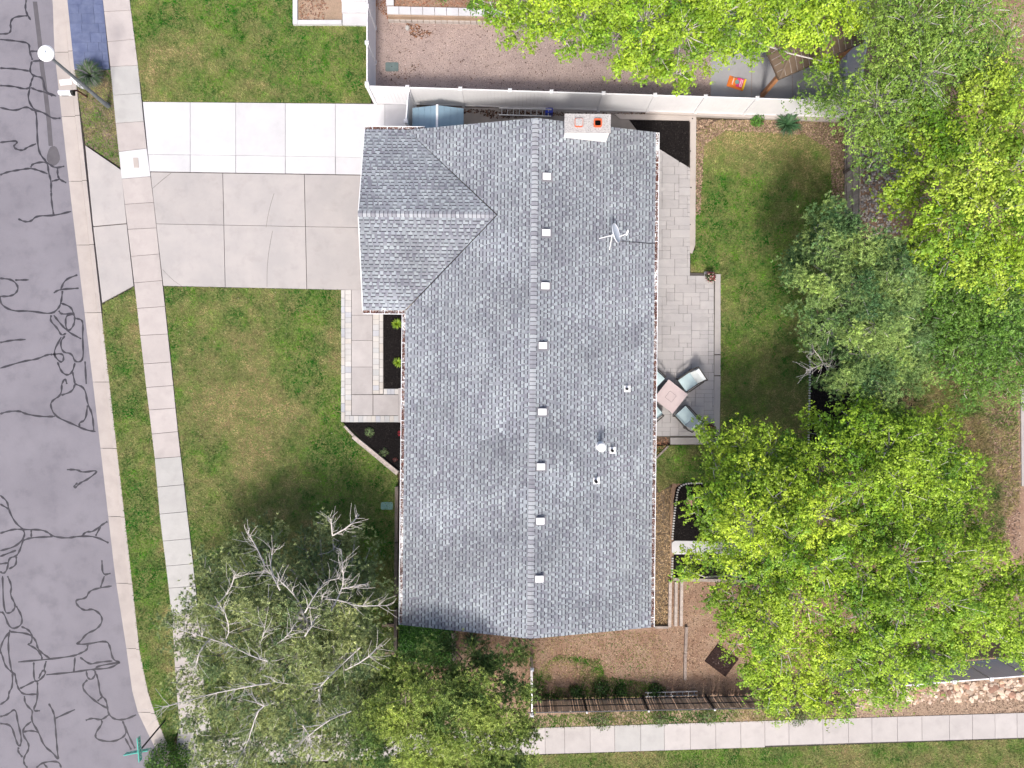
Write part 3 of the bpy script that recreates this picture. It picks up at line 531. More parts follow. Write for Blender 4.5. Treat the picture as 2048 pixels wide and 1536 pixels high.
# walls
wallm = MB(); we, ww, ws, wn = UE - .55, UW + .55, VS + .35, VN - .35
zt = 2.66
def wall_quad(b, p, q, z0=-.1, z1=zt, t=.16):
    dx, dy = q[0] - p[0], q[1] - p[1]; L_ = math.hypot(dx, dy); b.obox((p[0] + q[0]) / 2, (p[1] + q[1]) / 2, math.atan2(dy, dx), L_, t, z0, z1)
wall_quad(wallm, (we, ws), (we, wn)); wall_quad(wallm, (ww, ws), (ww, GS + .5)); wall_quad(wallm, (GU + .35, GS + .5), (ww, GS + .5))
wall_quad(wallm, (GU + .35, GS + .5), (GU + .35, wn)); wall_quad(wallm, (GU + .35, wn), (we, wn)); wall_quad(wallm, (ww, ws), (we, ws))
for v in (ws, wn):
    for s in (-1, 1):
        wallm.face([(ww - .06, v + .08 * s, zt), (we + .06, v + .08 * s, zt), (UR, v + .08 * s, ZR - .15)][::s])
for s in (-1, 1): wallm.face([(GU + .35 + .08 * s, GS + .4, zt), (GU + .35 + .08 * s, wn + .05, zt), (GU + .35 + .08 * s, GR, GZ - .14)][::s])
wallm.build('wall', mt['stucco'], house)
gd = MB(); gd.box(GU + .24, GU + .27, 4.1, 9.2, 0, 2.2); gdo = gd.build('garage_door', mt['metal_white'], house)
for k in range(4):
    for j in range(6):
        b = MB(); b.box(GU + .21, GU + .235, 4.16 + j * .84, 4.92 + j * .84, .06 + k * .54, .52 + k * .54); b.build('door_panel', mt['metal_white'], gdo)
def window(x0, x1, y0, y1, z0, z1, nx):
    b = MB(); b.box(x0, x1, y0, y1, z0, z1); o = b.build('window', mt['metal_white'], house)
    b = MB()
    if nx: b.box(x1 if nx > 0 else x0 - .01, x1 + .01 if nx > 0 else x0, y0 + .07, y1 - .07, z0 + .07, z1 - .07)
    b.build('pane', mt['glass'], o)
for v in (-7.8, -4.2, 1.9): window(ww - .12, ww - .085, v, v + 1.5, .9, 2.1, -1)
for v in (-7.5, -3.2, 5.4): window(we + .085, we + .12, v, v + 1.6, .9, 2.1, 1)
window(we + .085, we + .12, .6, 2.8, .08, 2.15, 1)
b = MB(); b.box(ww - .13, ww - .085, -.9, .05, .1, 2.15); dr_ = b.build('front_door', mt['siding'], house)
b = MB(); b.box(ww - .17, ww - .13, -.8, -.74, 1.0, 1.08); b.build('handle', mt['alu'], dr_)

# roof planes:  plane = origin o (3D), along a (unit), up b (unit 3D), normal n
def plane(o, a, b): 
    o = Vector(o); a = Vector(a).normalized(); b = Vector(b).normalized(); n = a.cross(b)
    if n.z < 0: n = -n
    return o, a, b, n
lE = math.hypot(UE - UR, ZR - ZE); lW = math.hypot(UR - UW, ZR - ZE); gl = math.hypot(GN - GR, GZ - ZE)
planes = []
g_ = .03
Lm = VN - VS
sA = (UA - UW) / (UR - UW) * lW    # slope distance of apex on W plane
planes.append((plane((UE, VS, ZE), (0, 1, 0), (-(UE - UR), 0, ZR - ZE)), Lm, lE, [[(0, 0), (Lm, 0), (Lm, lE), (0, lE)]]))
v1, v2 = GS - VS, GR - VS
planes.append((plane((UW, VS, ZE), (0, 1, 0), (UR - UW, 0, ZR - ZE)), Lm, lW, [
    [(0, 0), (v1 - g_, 0), (v2 - g_, sA), (0, sA)], [(Lm - .005, 0), (Lm, 0), (Lm, sA), (v2 + g_, sA)], [(0, sA), (Lm, sA), (Lm, lW), (0, lW)]]))
Lg0 = UW - GU; Lg1 = UA - GU
planes.append((plane((GU, GS, ZE), (1, 0, 0), (0, GR - GS, GZ - ZE)), Lg1, gl, [[(0, 0), (Lg0 - g_, 0), (Lg1 - g_, gl), (0, gl)]]))
planes.append((plane((GU, GN, ZE), (1, 0, 0), (0, -(GN - GR), GZ - ZE)), Lg1, gl, [[(0, 0), (Lg0 - g_, 0), (Lg1 - g_, gl), (0, gl)]]))
deck = MB()
for (o, a, b_, n), L_, W_, regs in planes:
    for rg in regs:
        top = [o + a * x + b_ * y - n * .004 for x, y in rg]; bot = [p - n * .09 for p in top]
        if (top[1] - top[0]).cross(top[2] - top[1]).z < 0: top.reverse(); bot.reverse()
        deck.face(top, (.05, .05, .06)); deck.face(bot[::-1], (.6, .6, .6))
        for i in range(len(top)): j = (i + 1) % len(top); deck.face([bot[i], bot[j], top[j], top[i]], (.6, .6, .6))
deck.build('roof_deck', mt['shingle'], house)

EXP = .143
def cut(q, rg):
    s = 1 if sum(rg[i][0] * rg[(i + 1) % len(rg)][1] - rg[(i + 1) % len(rg)][0] * rg[i][1] for i in range(len(rg))) > 0 else -1
    for i in range(len(rg)):
        p, r = rg[i], rg[(i + 1) % len(rg)]; a = (r[1] - p[1]) * s; b = -(r[0] - p[0]) * s
        if abs(a) + abs(b) < 1e-6: continue
        q = clip(q, a, b, a * p[0] + b * p[1])
        if len(q) < 3: return []
    return q
light = [(.345, .385, .41), (.32, .355, .38), (.29, .318, .345), (.365, .405, .425), (.262, .278, .312), (.305, .335, .36)]
mid = [(.215, .228, .262), (.245, .262, .292), (.20, .205, .24), (.262, .285, .312)]
rows = []
def add_flat(b, fr, q, h0, h1, y0, y1, c, sides=True, top=True):
    o, a, bb, n = fr
    def hh(y): t = (y - y0) / (y1 - y0); return h0 + (h1 - h0) * t
    up = [o + a * x + bb * y + n * hh(y) for x, y in q]; dn = [o + a * x + bb * y for x, y in q]
    flip = (up[1] - up[0]).cross(up[-1] - up[0]).dot(n) < 0
    if flip: up.reverse(); dn.reverse()
    b.face(up, c)
    if sides:
        for i in range(len(up)): j = (i + 1) % len(up); b.face([dn[i], dn[j], up[j], up[i]], tuple(x * .7 for x in c))
segs = []
for fr, L_, W_, regs in planes:
    nrow = int(math.ceil(W_ / EXP)); prevtabs = None
    courses = []
    for i in range(nrow):
        x = -random.uniform(0, 1); sg = []
        while x < L_ + 1:
            e = x + 1.0; tabs = []; t = x + random.uniform(0, .06); big = fbm(np.array([fr[0].x + x * 1.0 * fr[1].x + i * .14 * fr[2].x + 50]), np.array([fr[0].y + x * fr[1].y + i * .14 * fr[2].y + 50]), .5)[0]
            while t < e - .05:
                w_ = random.uniform(.10, .19); t1 = min(t + w_, e - .004); tabs.append((t, t1)); t = t1 + random.choice([.06, .09, .12, .16])
            sg.append((x, e - .003, tabs, big)); x = e
        courses.append(sg)
    for i, sg in enumerate(courses):
        y0 = i * EXP; y1 = y0 + EXP
        for (x0, x1, tabs, big) in sg:
            b = MB(); k = (.76 + .40 * big) * (.86 + .28 * vnoise(np.array([x0 * 1.3 + fr[0].y]), np.array([y0 * .25 + fr[0].x * 3]), 1.0)[0])
            base = random.choice(mid)
            for rg in regs:
                q = cut([(x0, y0), (x1, y0), (x1, y1), (x0, y1)], rg)
                if area(q) > 1e-4: add_flat(b, fr, q, .008, .001, y0, y1, tuple(c_ * k for c_ in base))
                for (a0, a1) in tabs:
                    c = random.choice(light); kk = k * random.uniform(.93, 1.07)
                    q = cut([(a0, y0 - .004), (a1, y0 - .004), (a1, y1 - .004), (a0, y1 - .004)], rg)
                    if area(q) > 1e-4: add_flat(b, fr, q, .016, .004, y0, y1, tuple(c_ * kk for c_ in c))
                if i + 1 < nrow:  # dark dashes: printed band plus shade of the next course's tabs, painted in
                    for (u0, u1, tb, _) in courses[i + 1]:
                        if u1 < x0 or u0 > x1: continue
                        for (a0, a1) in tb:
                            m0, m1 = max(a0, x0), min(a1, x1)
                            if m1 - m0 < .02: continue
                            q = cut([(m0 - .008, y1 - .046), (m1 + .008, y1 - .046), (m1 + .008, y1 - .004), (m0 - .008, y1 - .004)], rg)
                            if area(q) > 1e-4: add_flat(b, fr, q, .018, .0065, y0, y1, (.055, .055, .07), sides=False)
            if b.f:
                c3 = fr[0] + fr[1] * (x0 + .5) + fr[2] * y0; segs.append((math.hypot(c3.x, c3.y) - (1.6 if abs(c3.x - UR) < 2.2 else 0), b))
segs.sort(key=lambda t: t[0])
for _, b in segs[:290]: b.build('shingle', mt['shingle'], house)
allb = MB()
for _, b in segs[290:]:
    n = len(allb.v); allb.v += b.v; allb.f += [tuple(i + n for i in f) for f in b.f]; allb.c += b.c
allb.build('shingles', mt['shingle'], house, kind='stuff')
# ridge caps
def capmesh(c, pa, pb):
    b = MB(); w_ = .125; l = .165; h = .018
    A = [(-w_, 0, -pa * w_ + h), (0, 0, h + .012), (w_, 0, -pb * w_ + h)]; B = [(x, l + .03, z - .014) for x, y, z in A]
    b.face([A[0], A[1], B[1], B[0]][::1], c); b.face([A[1], A[2], B[2], B[1]], c)
    b.face([A[0], (A[0][0], 0, A[0][2] - .02), (0, 0, A[1][2] - .02), A[1]], (.05, .05, .06)); b.face([A[1], (0, 0, A[1][2] - .02), (A[2][0], 0, A[2][2] - .02), A[2]], (.05, .05, .06))
    b.face([A[0], B[0], (B[0][0], B[0][1], B[0][2] - .02), (A[0][0], 0, A[0][2] - .02)], c); b.face([A[2], (A[2][0], 0, A[2][2] - .02), (B[2][0], B[2][1], B[2][2] - .02), B[2]], c)
    b.face([(-w_ + .002, .0, -pa * w_ + h + .0012), (0, 0, h + .0135), (0, .024, h + .012), (-w_ + .002, .024, -pa * w_ + h)], (.07, .068, .085)); b.face([(0, 0, h + .0135), (w_ - .002, 0, -pb * w_ + h + .0012), (w_ - .002, .024, -pb * w_ + h), (0, .024, h + .012)], (.07, .068, .085))
    return b.mesh('ridge_cap')
caps = [capmesh(c, pW, pE) for c in ((.40, .425, .45), (.35, .365, .39), (.30, .31, .34), (.26, .265, .295), (.38, .40, .425))]
for me in caps: me.materials.append(mt['shingle'])
v = VS
while v < VN - .1:
    link('ridge_cap', random.choice(caps), None, house, (UR, v, ZR)); v += .165
u = GU
while u < UA - .15:
    o = link('ridge_cap', random.choice(caps), None, house, (u + .165, GR, GZ)); o.rotation_euler = (0, 0, rad(90)); u += .165
# fascia / gutters
fa = MB()
fa.bar((UE - .04, VS, ZE - .20), (UE - .04, VN, ZE - .20), .03, .2); fa.bar((UW + .04, VS, ZE - .20), (UW + .04, GS, ZE - .20), .03, .2)
for v in (VS + .03, VN - .03):
    fa.bar((UE, v, ZE - .19), (UR, v, ZR - .19), .03, .17); fa.bar((UW, v, ZE - .19), (UR, v, ZR - .19), .03, .17)
fa.bar((GU - .02, GS, ZE - .1), (GU - .02, GR, GZ - .1), .03, .17); fa.bar((GU - .02, GN, ZE - .1), (GU - .02, GR, GZ - .1), .03, .17)
fa.build('fascia', mt['metal_white'], house)
def gutter(p, q, out, leaf, hang):
    p, q, out = Vector(p), Vector(q), Vector(out); b = MB(); d_ = (q - p).normalized()
    i0 = out * .01; i1 = out * .135; z = Vector((0, 0, 1))
    A = lambda off, h: off + z * h
    for s, e in ((p, q),):
        for (o1, h1), (o2, h2) in (((i0, -.02), (i0, -.13)), ((i0, -.13), (i1, -.13)), ((i1, -.13), (i1, -.025)), ((i1, -.025), (i1 + out * .022, -.025)), ((i1 + out * .022, -.025), (i1 + out * .022, -.13)), ((i1 + out * .022, -.131), (i0, -.131))):
            b.face([s + A(o1, h1), e + A(o1, h1), e + A(o2, h2), s + A(o2, h2)])
        for pt in (s, e): b.face([pt + A(i0, -.02), pt + A(i1 + out * .022, -.025), pt + A(i1 + out * .022, -.13), pt + A(i0, -.13)])
    go = b.build('gutter', mt['metal_white'], house)
    L_ = (q - p).length; n = int(L_ / hang)
    for k in range(n + 1):
        c = p + d_ * (L_ * (k + .5) / (n + 1)); h_ = MB(); h_.bar(c - z * .02 - out * .01, c + out * .15 - z * .02, .03, .008); h_.build('hanger', mt['metal_white'], go)
    x, y, cc = [], [], []
    n = int(L_ * 200 * leaf)
    if n:
        t = R.uniform(0, L_, n); k = R.random(n) < np.clip(fbm(t, t * 0 + out.x * 7, .7) * 1.8 - .3, .1, 1); t = t[k]; n = len(t)
        o_ = R.uniform(.02, .13, n); c0 = np.array(p)[None] + np.outer(t, np.array(d_)) + np.outer(o_, np.array(out)) + np.array([0, 0, -.075]) + np.stack([np.zeros(n), np.zeros(n), R.uniform(0, .03, n)], 1)
        a = R.normal(0, 1, (n, 3)); a[:, 2] *= .4; a /= np.linalg.norm(a, axis=1)[:, None]; b2 = np.cross(a, [0, 0, 1.]); s = .035
        V = np.stack([c0 - a * s, c0 - b2 * s * .5, c0 + a * s, c0 + b2 * s * .5], 1).reshape(-1, 3)
        C = np.array([(.13, .05, .04), (.20, .09, .07), (.06, .03, .025), (.25, .17, .14)])[R.integers(0, 4, n)]
        tag(link('gutter_leaves', np_mesh('gutter_leaves', V, 4, C), mt['chip'], go), kind='stuff')
gutter((UE, VS, ZE), (UE, VN, ZE), (1, 0, 0), .8, .82); gutter((UW, VS, ZE), (UW, GS - .14, ZE), (-1, 0, 0), 1, .84)
gutter((GU, GS, ZE), (UW - .0, GS, ZE), (0, -1, 0), .7, .8); gutter((GU, GN, ZE), (UW + .7, GN, ZE), (0, 1, 0), .8, .7)
# chimney
ch = MB(); ch.box(1.93, 3.62, 9.62, 10.28, 0, 4.40); cho = ch.build('chimney', mt['chimney'], house)
b = MB(); b.box(1.90, 3.66, 9.60, 10.31, 4.402, 4.46); b.build('chimney_crown', mt['crown'], cho)
def rrect(cx, cy, s, r, n=4):
    o = []
    for k, (sx, sy) in enumerate(((1, 1), (-1, 1), (-1, -1), (1, -1))):
        for j in range(n + 1):
            t = math.pi / 2 * (k + j / n); o.append((cx + sx * (s - r) + r * math.cos(t), cy + sy * (s - r) + r * math.sin(t)))
    return o
for cx, op in ((2.44, False), (3.16, True)):
    o1 = rrect(cx, 9.95, .155, .06); i1 = rrect(cx, 9.95, .112, .045); b = MB(); n = len(o1)
    for i in range(n):
        j = (i + 1) % n
        b.face([(*o1[i], 4.45), (*o1[j], 4.45), (*o1[j], 4.56), (*o1[i], 4.56)]); b.face([(*o1[i], 4.56), (*o1[j], 4.56), (*i1[j], 4.56), (*i1[i], 4.56)]); b.face([(*i1[j], 4.46), (*i1[i], 4.46), (*i1[i], 4.56), (*i1[j], 4.56)])
    fo = b.build('flue', mt['terracotta'], cho)
    b = MB(); b.face([(*p, 4.47 if op else 4.545) for p in (i1 if op else rrect(cx, 9.95, .135, .05))]) if op else b.prism(rrect(cx, 9.95, .14, .055), 4.5, 4.572)
    b.build('flue_opening_shade' if op else 'flue_lid', mt['flue_dark'] if op else mt['crown'], cho)
def Lc(px, py, z):
    p = P(px, py, z); c, s = math.cos(-TH), math.sin(-TH); return Vector((p.x * c - p.y * s, p.x * s + p.y * c, z))
def zroof(u): return ZR - pE * (u - UR) if u > UR else ZR - pW * (UR - u)
for q in ((1094, 351), (1093, 464), (1091, 571), (1086, 691), (1085, 824), (1082, 934), (1081, 1043), (1079, 1159)):
    p = Lc(q[0], q[1], 4.25); z0 = zroof(p.x); b = MB()
    fl = MB(); w_, l_ = .155, .125
    b.box(p.x - .12, p.x + .12, p.y - .10, p.y + .10, z0 - .05, z0 + .13)
    top = [(p.x - w_, p.y - l_, z0 + .17), (p.x + w_, p.y - l_, z0 + .14), (p.x + w_, p.y + l_, z0 + .14), (p.x - w_, p.y + l_, z0 + .17)]
    bot = [(a, c, z - .045) for a, c, z in top]; b.face(top); b.face(bot[::-1])
    for i in range(4): j = (i + 1) % 4; b.face([bot[i], bot[j], top[j], top[i]])
    vo = b.build('roof_vent', mt['metal_white'], house)
    fl.face([(p.x - .2, p.y - .19, zroof(p.x - .2) + .021), (p.x + .24, p.y - .19, zroof(p.x + .24) + .021), (p.x + .24, p.y + .19, zroof(p.x + .24) + .021), (p.x - .2, p.y + .19, zroof(p.x - .2) + .021)], (.2, .2, .22)); fl.build('flashing', mt['shingle'], vo)
def pipe(px, py, r, h, cap, fx=.0):
    p = Lc(px, py, 3.45 + h); z0 = zroof(p.x); b = MB(); top = z0 + h
    if cap:
        b.tube([(p.x, p.y, z0 - .1), (p.x, p.y, top - .06)], r * .6, 12); b.tube([(p.x, p.y, top - .12), (p.x, p.y, top - .03), (p.x, p.y, top)], [r, r, r * .55], 14); b.tube([(p.x, p.y, z0 - .05), (p.x, p.y, z0 + .1)], [r * 1.4, r * .7], 12)
    else:
        n = 12; cs = [(math.cos(2 * math.pi * i / n), math.sin(2 * math.pi * i / n)) for i in range(n)]
        for i in range(n):
            (a, c), (a2, c2) = cs[i], cs[(i + 1) % n]; ri = r * .85
            b.face([(p.x + a * r, p.y + c * r, z0 - .1), (p.x + a2 * r, p.y + c2 * r, z0 - .1), (p.x + a2 * r, p.y + c2 * r, top), (p.x + a * r, p.y + c * r, top)])
            b.face([(p.x + a * r, p.y + c * r, top), (p.x + a2 * r, p.y + c2 * r, top), (p.x + a2 * ri, p.y + c2 * ri, top), (p.x + a * ri, p.y + c * ri, top)])
            b.face([(p.x + a2 * ri, p.y + c2 * ri, z0), (p.x + a * ri, p.y + c * ri, z0), (p.x + a * ri, p.y + c * ri, top), (p.x + a2 * ri, p.y + c2 * ri, top)])
    o = b.build('vent_pipe', mt['metal_white'] if cap else mt['iron'], house)
    f = MB(); x0, x1 = p.x - .09 + fx, p.x + .17 + fx; f.face([(x0, p.y - .13, zroof(x0) + .025), (x1, p.y - .13, zroof(x1) + .025), (x1, p.y + .13, zroof(x1) + .025), (x0, p.y + .13, zroof(x0) + .025)]); f.build('flashing', mt['metal_white'], o)
    if not cap:
        k = MB(); k.face([(p.x + a * r * .84, p.y + c * r * .84, z0 + .05) for a, c in cs]); k.build('pipe_mouth', mt['black'], o)
pipe(1204, 896, .17, .75, True); pipe(1227, 903, .055, .30, False); pipe(1193, 964, .06, .32, False); pipe(1258, 778, .05, .28, False)
# satellite dish (on the roof, own thing)
dc = P(1229, 467, 3.75); zr_ = 3.24
sd = empty('satellite_dish', (dc.x, dc.y, zr_), TH, label='grey satellite dish on a tripod mount standing on the right roof slope', cat='satellite dish')
b = MB(); nx = Vector((.87, .17, .44)).normalized(); a1 = nx.cross(Vector((0, 0, 1))).normalized(); a2 = a1.cross(nx)
C0 = Vector((0, 0, .5)); rings = []
for i in range(6):
    r = .38 * i / 5; rings.append([C0 + (a1 * math.cos(t) * 1.0 + a2 * math.sin(t) * 1.12) * r + nx * (r * r * .55) for t in [2 * math.pi * j / 24 for j in range(24)]])
for side_ in (0, 1):
    off = nx * (-.02 if side_ else 0)
    for i in range(5):
        for j in range(24):
            q = [rings[i][j] + off, rings[i][(j + 1) % 24] + off, rings[i + 1][(j + 1) % 24] + off, rings[i + 1][j] + off]
            if i == 0: q = q[1:]
            b.face(q[::-1] if side_ else q)
for j in range(24): b.face([rings[5][j], rings[5][(j + 1) % 24], rings[5][(j + 1) % 24] - nx * .02, rings[5][j] - nx * .02])
b.build('reflector', mt['dish'], sd, smooth=True)
b = MB(); b.tube([rings[5][(i) % 24] for i in range(25)], .012, 5, cap=False); b.build('rim', mt['metal_white'], sd)
b = MB(); tipp = Vector((.52, .04, .34)); b.tube([C0 - a2 * .38 + nx * .05, (.25, -.05, .18), tipp], .018, 6); b.bar(tipp + Vector((-.04, -.07, 0)), tipp + Vector((.03, .11, .02)), .07, .07); b.build('feed_arm', mt['metal_white'], sd)
b = MB(); b.tube([(-.08, -.02, .0), (-.08, -.02, .3), (-.02, 0, .5)], .025, 8); b.build('mast', mt['metal_white'], sd)
for e in ((-.56, -.13, .17), (-.14, -.62, .02)):
    b = MB(); b.tube([(-.06, -.02, .28), e], .016, 6); b.bar((e[0] - .02, e[1] - .06, e[2] - .01), (e[0] - .02, e[1] + .06, e[2] - .01), .08, .015); b.build('leg', mt['metal_white'], sd)
b = MB(); b.tube([P(1238, 482, 3.3), P(1262, 484, 3.1), P(1300, 487, 2.85), P(1312, 487, 2.8)], .01, 4); tag(b.build('roof_cable', mt['black']), 'thin black cable running from the satellite dish down to the right gutter', 'cable')

# ------------------------------------------------------------------ white vinyl fences
def vinyl(name, pts, h, label, post=True, z0=.03, posts=None, m='white'):
    """pts: list of base xy; each span is a panel"""
    c = Vector((*pts[0], 0)); r = empty(name, c, label=label, cat='fence', group=None)
    for i in range(len(pts) - 1):
        a, b_ = Vector((*pts[i], 0)) - c, Vector((*pts[i + 1], 0)) - c; d_ = (b_ - a).normalized(); a2, b2 = a + d_ * .06, b_ - d_ * .06; z = Vector((0, 0, 1))
        n = max(6, int((b2 - a2).length / .15)); L_ = (b2 - a2).length; nn = Vector((-d_.y, d_.x, 0))
        pm = MB()
        for k in range(n):
            s = a2 + d_ * (L_ * k / n + .002); e = a2 + d_ * (L_ * (k + 1) / n - .002); pm.bar(s + z * (z0 + (h - .06 + z0) / 2 - .02), e + z * (z0 + (h - .06 + z0) / 2 - .02), .022, h - .22)
        pm.build('panel', mt[m], r)
        for zz, nm in ((h - .06, 'top_rail'), (z0 + .12, 'bottom_rail')):
            rm = MB(); rm.bar(a2 + z * zz, b2 + z * zz, .05, .13); rm.build(nm, mt[m], r)
    for i, p in enumerate(pts):
        q = Vector((*p, 0)) - c; b = MB(); b.box(q.x - .063, q.x + .063, q.y - .063, q.y + .063, -.05, h + .04); po = b.build('post', mt[m], r)
        b = MB(); t = .078; z_ = h + .04; b.box(q.x - t, q.x + t, q.y - t, q.y + t, z_, z_ + .025)
        b.face([(q.x - t, q.y - t, z_ + .025), (q.x + t, q.y - t, z_ + .025), (q.x, q.y, z_ + .06)]); b.face([(q.x + t, q.y - t, z_ + .025), (q.x + t, q.y + t, z_ + .025), (q.x, q.y, z_ + .06)])
        b.face([(q.x + t, q.y + t, z_ + .025), (q.x - t, q.y + t, z_ + .025), (q.x, q.y, z_ + .06)]); b.face([(q.x - t, q.y + t, z_ + .025), (q.x - t, q.y - t, z_ + .025), (q.x, q.y, z_ + .06)])
        b.build('cap', mt[m], po)
    return r
FH = 1.83
def topx(x, y, z=FH): p = P(x, y, z); return (p.x, p.y)
A_ = [topx(x, 172.5 + .0314 * (x - 735)) for x in (735, 815, 921, 1020, 1103, 1207, 1310, 1411, 1514, 1614, 1716)]
vinyl('vinyl_fence', A_, FH, 'long white vinyl privacy fence running along the upper side of the house')
vinyl('vinyl_fence', [topx(734, y) for y in (168, 86, 13, -60, -135)], FH, 'white vinyl fence between the neighbour lawn and the gravel yard')
vinyl('vinyl_gate', [topx(816, 178), topx(811, 241)], FH - .1, 'narrow white vinyl gate between the long fence and the garage corner')
vinyl('vinyl_fence', [topx(1718, 198), topx(1737, 60), topx(1737, -50), topx(1737, -150)], FH, 'white vinyl fence at the right end of the neighbour patio beside the gazebo')
vinyl('vinyl_fence', [topx(x, 1381 - .080 * (x - 1686)) for x in (1692, 1762, 1835, 1908, 1982, 2056, 2130, 2205)], FH, 'white vinyl fence in shade at the lower right behind the rock strip')

# wooden fence E side (vertical grey slats)
wf = empty('wood_fence', P(1690, 240), label='grey weathered wooden slat fence along the right side of the back lawn', cat='fence'); c0 = P(1690, 240)
def wp(y): return P(1690 + (y - 240) * -.008, y) - c0
slm = []
for k in range(3):
    b = MB(); t = (1.25 + .2 * k); b.box(-.011, .011, -.062, .062, .03, 1.45 - .02 * k, (t, t, t)); me = b.mesh('slat'); me.materials.append(mt['oldwood']); slm.append(me)
y = 238
while y < 560:
    p = wp(y); link('slat', random.choice(slm), None, wf, (p.x, p.y, 0), random.uniform(-.04, .04)); y += 6.4
for z in (.25, .8, 1.38):
    b = MB(); q0, q1 = wp(238), wp(558); b.bar((q0.x - .03, q0.y, z), (q1.x - .03, q1.y, z), .035, .05, (.6, .6, .6)); b.build('rail', mt['oldwood'], wf)
for y in (240, 346, 450, 550):
    p = wp(y); b = MB(); b.box(p.x - .10, p.x - .02, p.y - .05, p.y + .05, -.05, 1.5, (.35, .33, .32)); b.build('post', mt['oldwood'], wf)

# dark iron/wood fence S side
c0 = P(1066, 1398); sf = empty('slat_fence', c0, label='low dark slat fence with black iron posts between the brown yard and weedy verge', cat='fence')
def sp_(x): return P(x, 1399 - .020 * (x - 1066)) - c0
slm = []
for k, t in enumerate((1.6, 2.0, 1.2, 2.3)):
    b = MB(); b.box(-.046, .046, -.01, .01, .05, 1.22, (t, t * .92, t * .82)); me = b.mesh('slat'); me.materials.append(mt['oldwood']); slm.append(me)
x = 1068
while x < 1690:
    p = sp_(x); link('slat', random.choice(slm), None, sf, (p.x + random.uniform(-.01, .01), p.y, random.uniform(-.05, .02)), random.uniform(-.05, .05)); x += random.choice([4.3, 4.4, 5.2])
for z, ww_ in ((.16, .035), (.72, .03), (1.30, .045)):
    q0, q1 = sp_(1055), sp_(1690); b = MB(); b.bar((q0.x, q0.y + .03, z), (q1.x, q1.y + .03, z), ww_, .03); b.build('rail', mt['iron'], sf)
for x in (1063, 1167, 1285, 1411, 1530, 1650):
    p = sp_(x); b = MB(); b.box(p.x - .035, p.x + .035, p.y + .02, p.y + .09, -.05, 1.40); po = b.build('post', mt['iron'], sf)
    b = MB(); b.tube([(p.x, p.y + .055, 1.40), (p.x, p.y + .055, 1.45), (p.x, p.y + .055, 1.48)], [.045, .045, .01], 8); b.build('cap', mt['metal_white'], po)
vinyl('grey_gate', [topx(1064, 1338, 1.4), topx(1064, 1429, 1.4)], 1.4, 'short weathered grey fence panel at the left end of the dark slat fence', m='alu')

# ladder lying by lower fence, ladder by upper fence
def ladder(name, p0, p1, wpx, n, z, label, tilt=0, parent=None):
    a, b_ = P(*p0, z), P(*p1, z); r = empty(name, (a.x, a.y, 0), label=label, cat='ladder'); b_ = b_ - a; a0 = Vector((0, 0, z)); b0 = Vector((b_.x, b_.y, z)); d_ = (b0 - a0).normalized(); nn = Vector((d_.y, -d_.x, tilt)).normalized() * wpx
    for o in (Vector((0, 0, 0)), nn):
        m_ = MB(); m_.bar(a0 + o, b0 + o, .035, .075); m_.build('rail', mt['alu'], r)
    for k in range(n):
        q = a0 + (b0 - a0) * (k + .5) / n; m_ = MB(); m_.bar(q, q + nn, .03, .03); m_.build('rung', mt['alu'], r)
    return r
ladder('ladder', (1290, 1393), (1394, 1390), -.22, 9, .12, 'aluminium ladder lying on its side against the inner side of the dark slat fence', -.35)
ladder('ladder', (998, 216), (1103, 219), .30, 9, .55, 'aluminium ladder stored on its side along the long white fence behind the house', -.9)
b = MB(); p = P(1100, 221, .4); b.box(p.x - .2, p.x + .12, p.y - .13, p.y + .08, .02, .5); tag(b.build('storage_bin', mt['blueplastic']), 'small dark blue bin at the end of the ladder by the long white fence', 'bin')
# blue shed with gable behind the garage
c0 = P(882, 262); sh = empty('garden_shed', c0, TH, label='small blue grey shed with pitched roof half hidden under the upper eave of the house', cat='shed')
b = MB(); b.box(-1.0, 1.0, -.75, .42, 0, 1.25); b.build('wall', mt['siding'], sh)
for s, m_ in ((-1, 'siding'), (1, 'siding')):
    for k in range(4):
        x0 = .02 + k * .27; x1 = x0 + .26; z0 = 1.62 - x0 * .3; z1 = 1.62 - x1 * .3
        q = [(s * x0, -.8, z0), (s * x1, -.8, z1), (s * x1, .5, z1), (s * x0, .5, z0)]; bb = MB(); bb.face(q if s > 0 else q[::-1]); bb.face([(a, c, z - .02) for a, c, z in (q[::-1] if s > 0 else q)])
        bb.face([(s * x1, -.8, z1), (s * x1, .5, z1), (s * x1, .5, z1 - .02), (s * x1, -.8, z1 - .02)]); bb.build('roof_panel', mt[m_], sh)
b = MB(); b.bar((0, -.82, 1.63), (0, .52, 1.63), .09, .05); b.build('ridge_strip', mt['metal_white'], sh)

# ------------------------------------------------------------------ street furniture
p0, p1 = P(217, 212), P(90, 105, 4.15)
lp = empty('street_lamp', (p0.x, p0.y, 0), label='grey street lamp post with a round white lamp head leaning over the road', cat='street lamp'); dl = p1 - p0
b = MB(); b.tube([(0, 0, 0), (0, 0, .35), (dl.x * .12, dl.y * .12, .8), (dl.x * .9, dl.y * .9, 3.85), (dl.x, dl.y, 4.1)], [.11, .095, .08, .055, .05], 10); b.build('post', mt['steel'], lp)
b = MB(); hx, hy = dl.x, dl.y; b.tube([(hx, hy, 4.04), (hx, hy, 4.10), (hx, hy, 4.15), (hx, hy, 4.165)], [.31, .32, .27, .10], 20); b.build('lamp_head', mt['metal_white'], lp, smooth=False)
b = MB(); b.tube([(hx, hy, 4.15), (hx, hy, 4.22)], .05, 8); b.build('photocell', mt['dish'], lp)
b = MB(); b.tube([(hx, hy, 3.9), (hx, hy, 4.02)], [.12, .16], 12); b.build('lamp_glass', mt['glass'], lp)
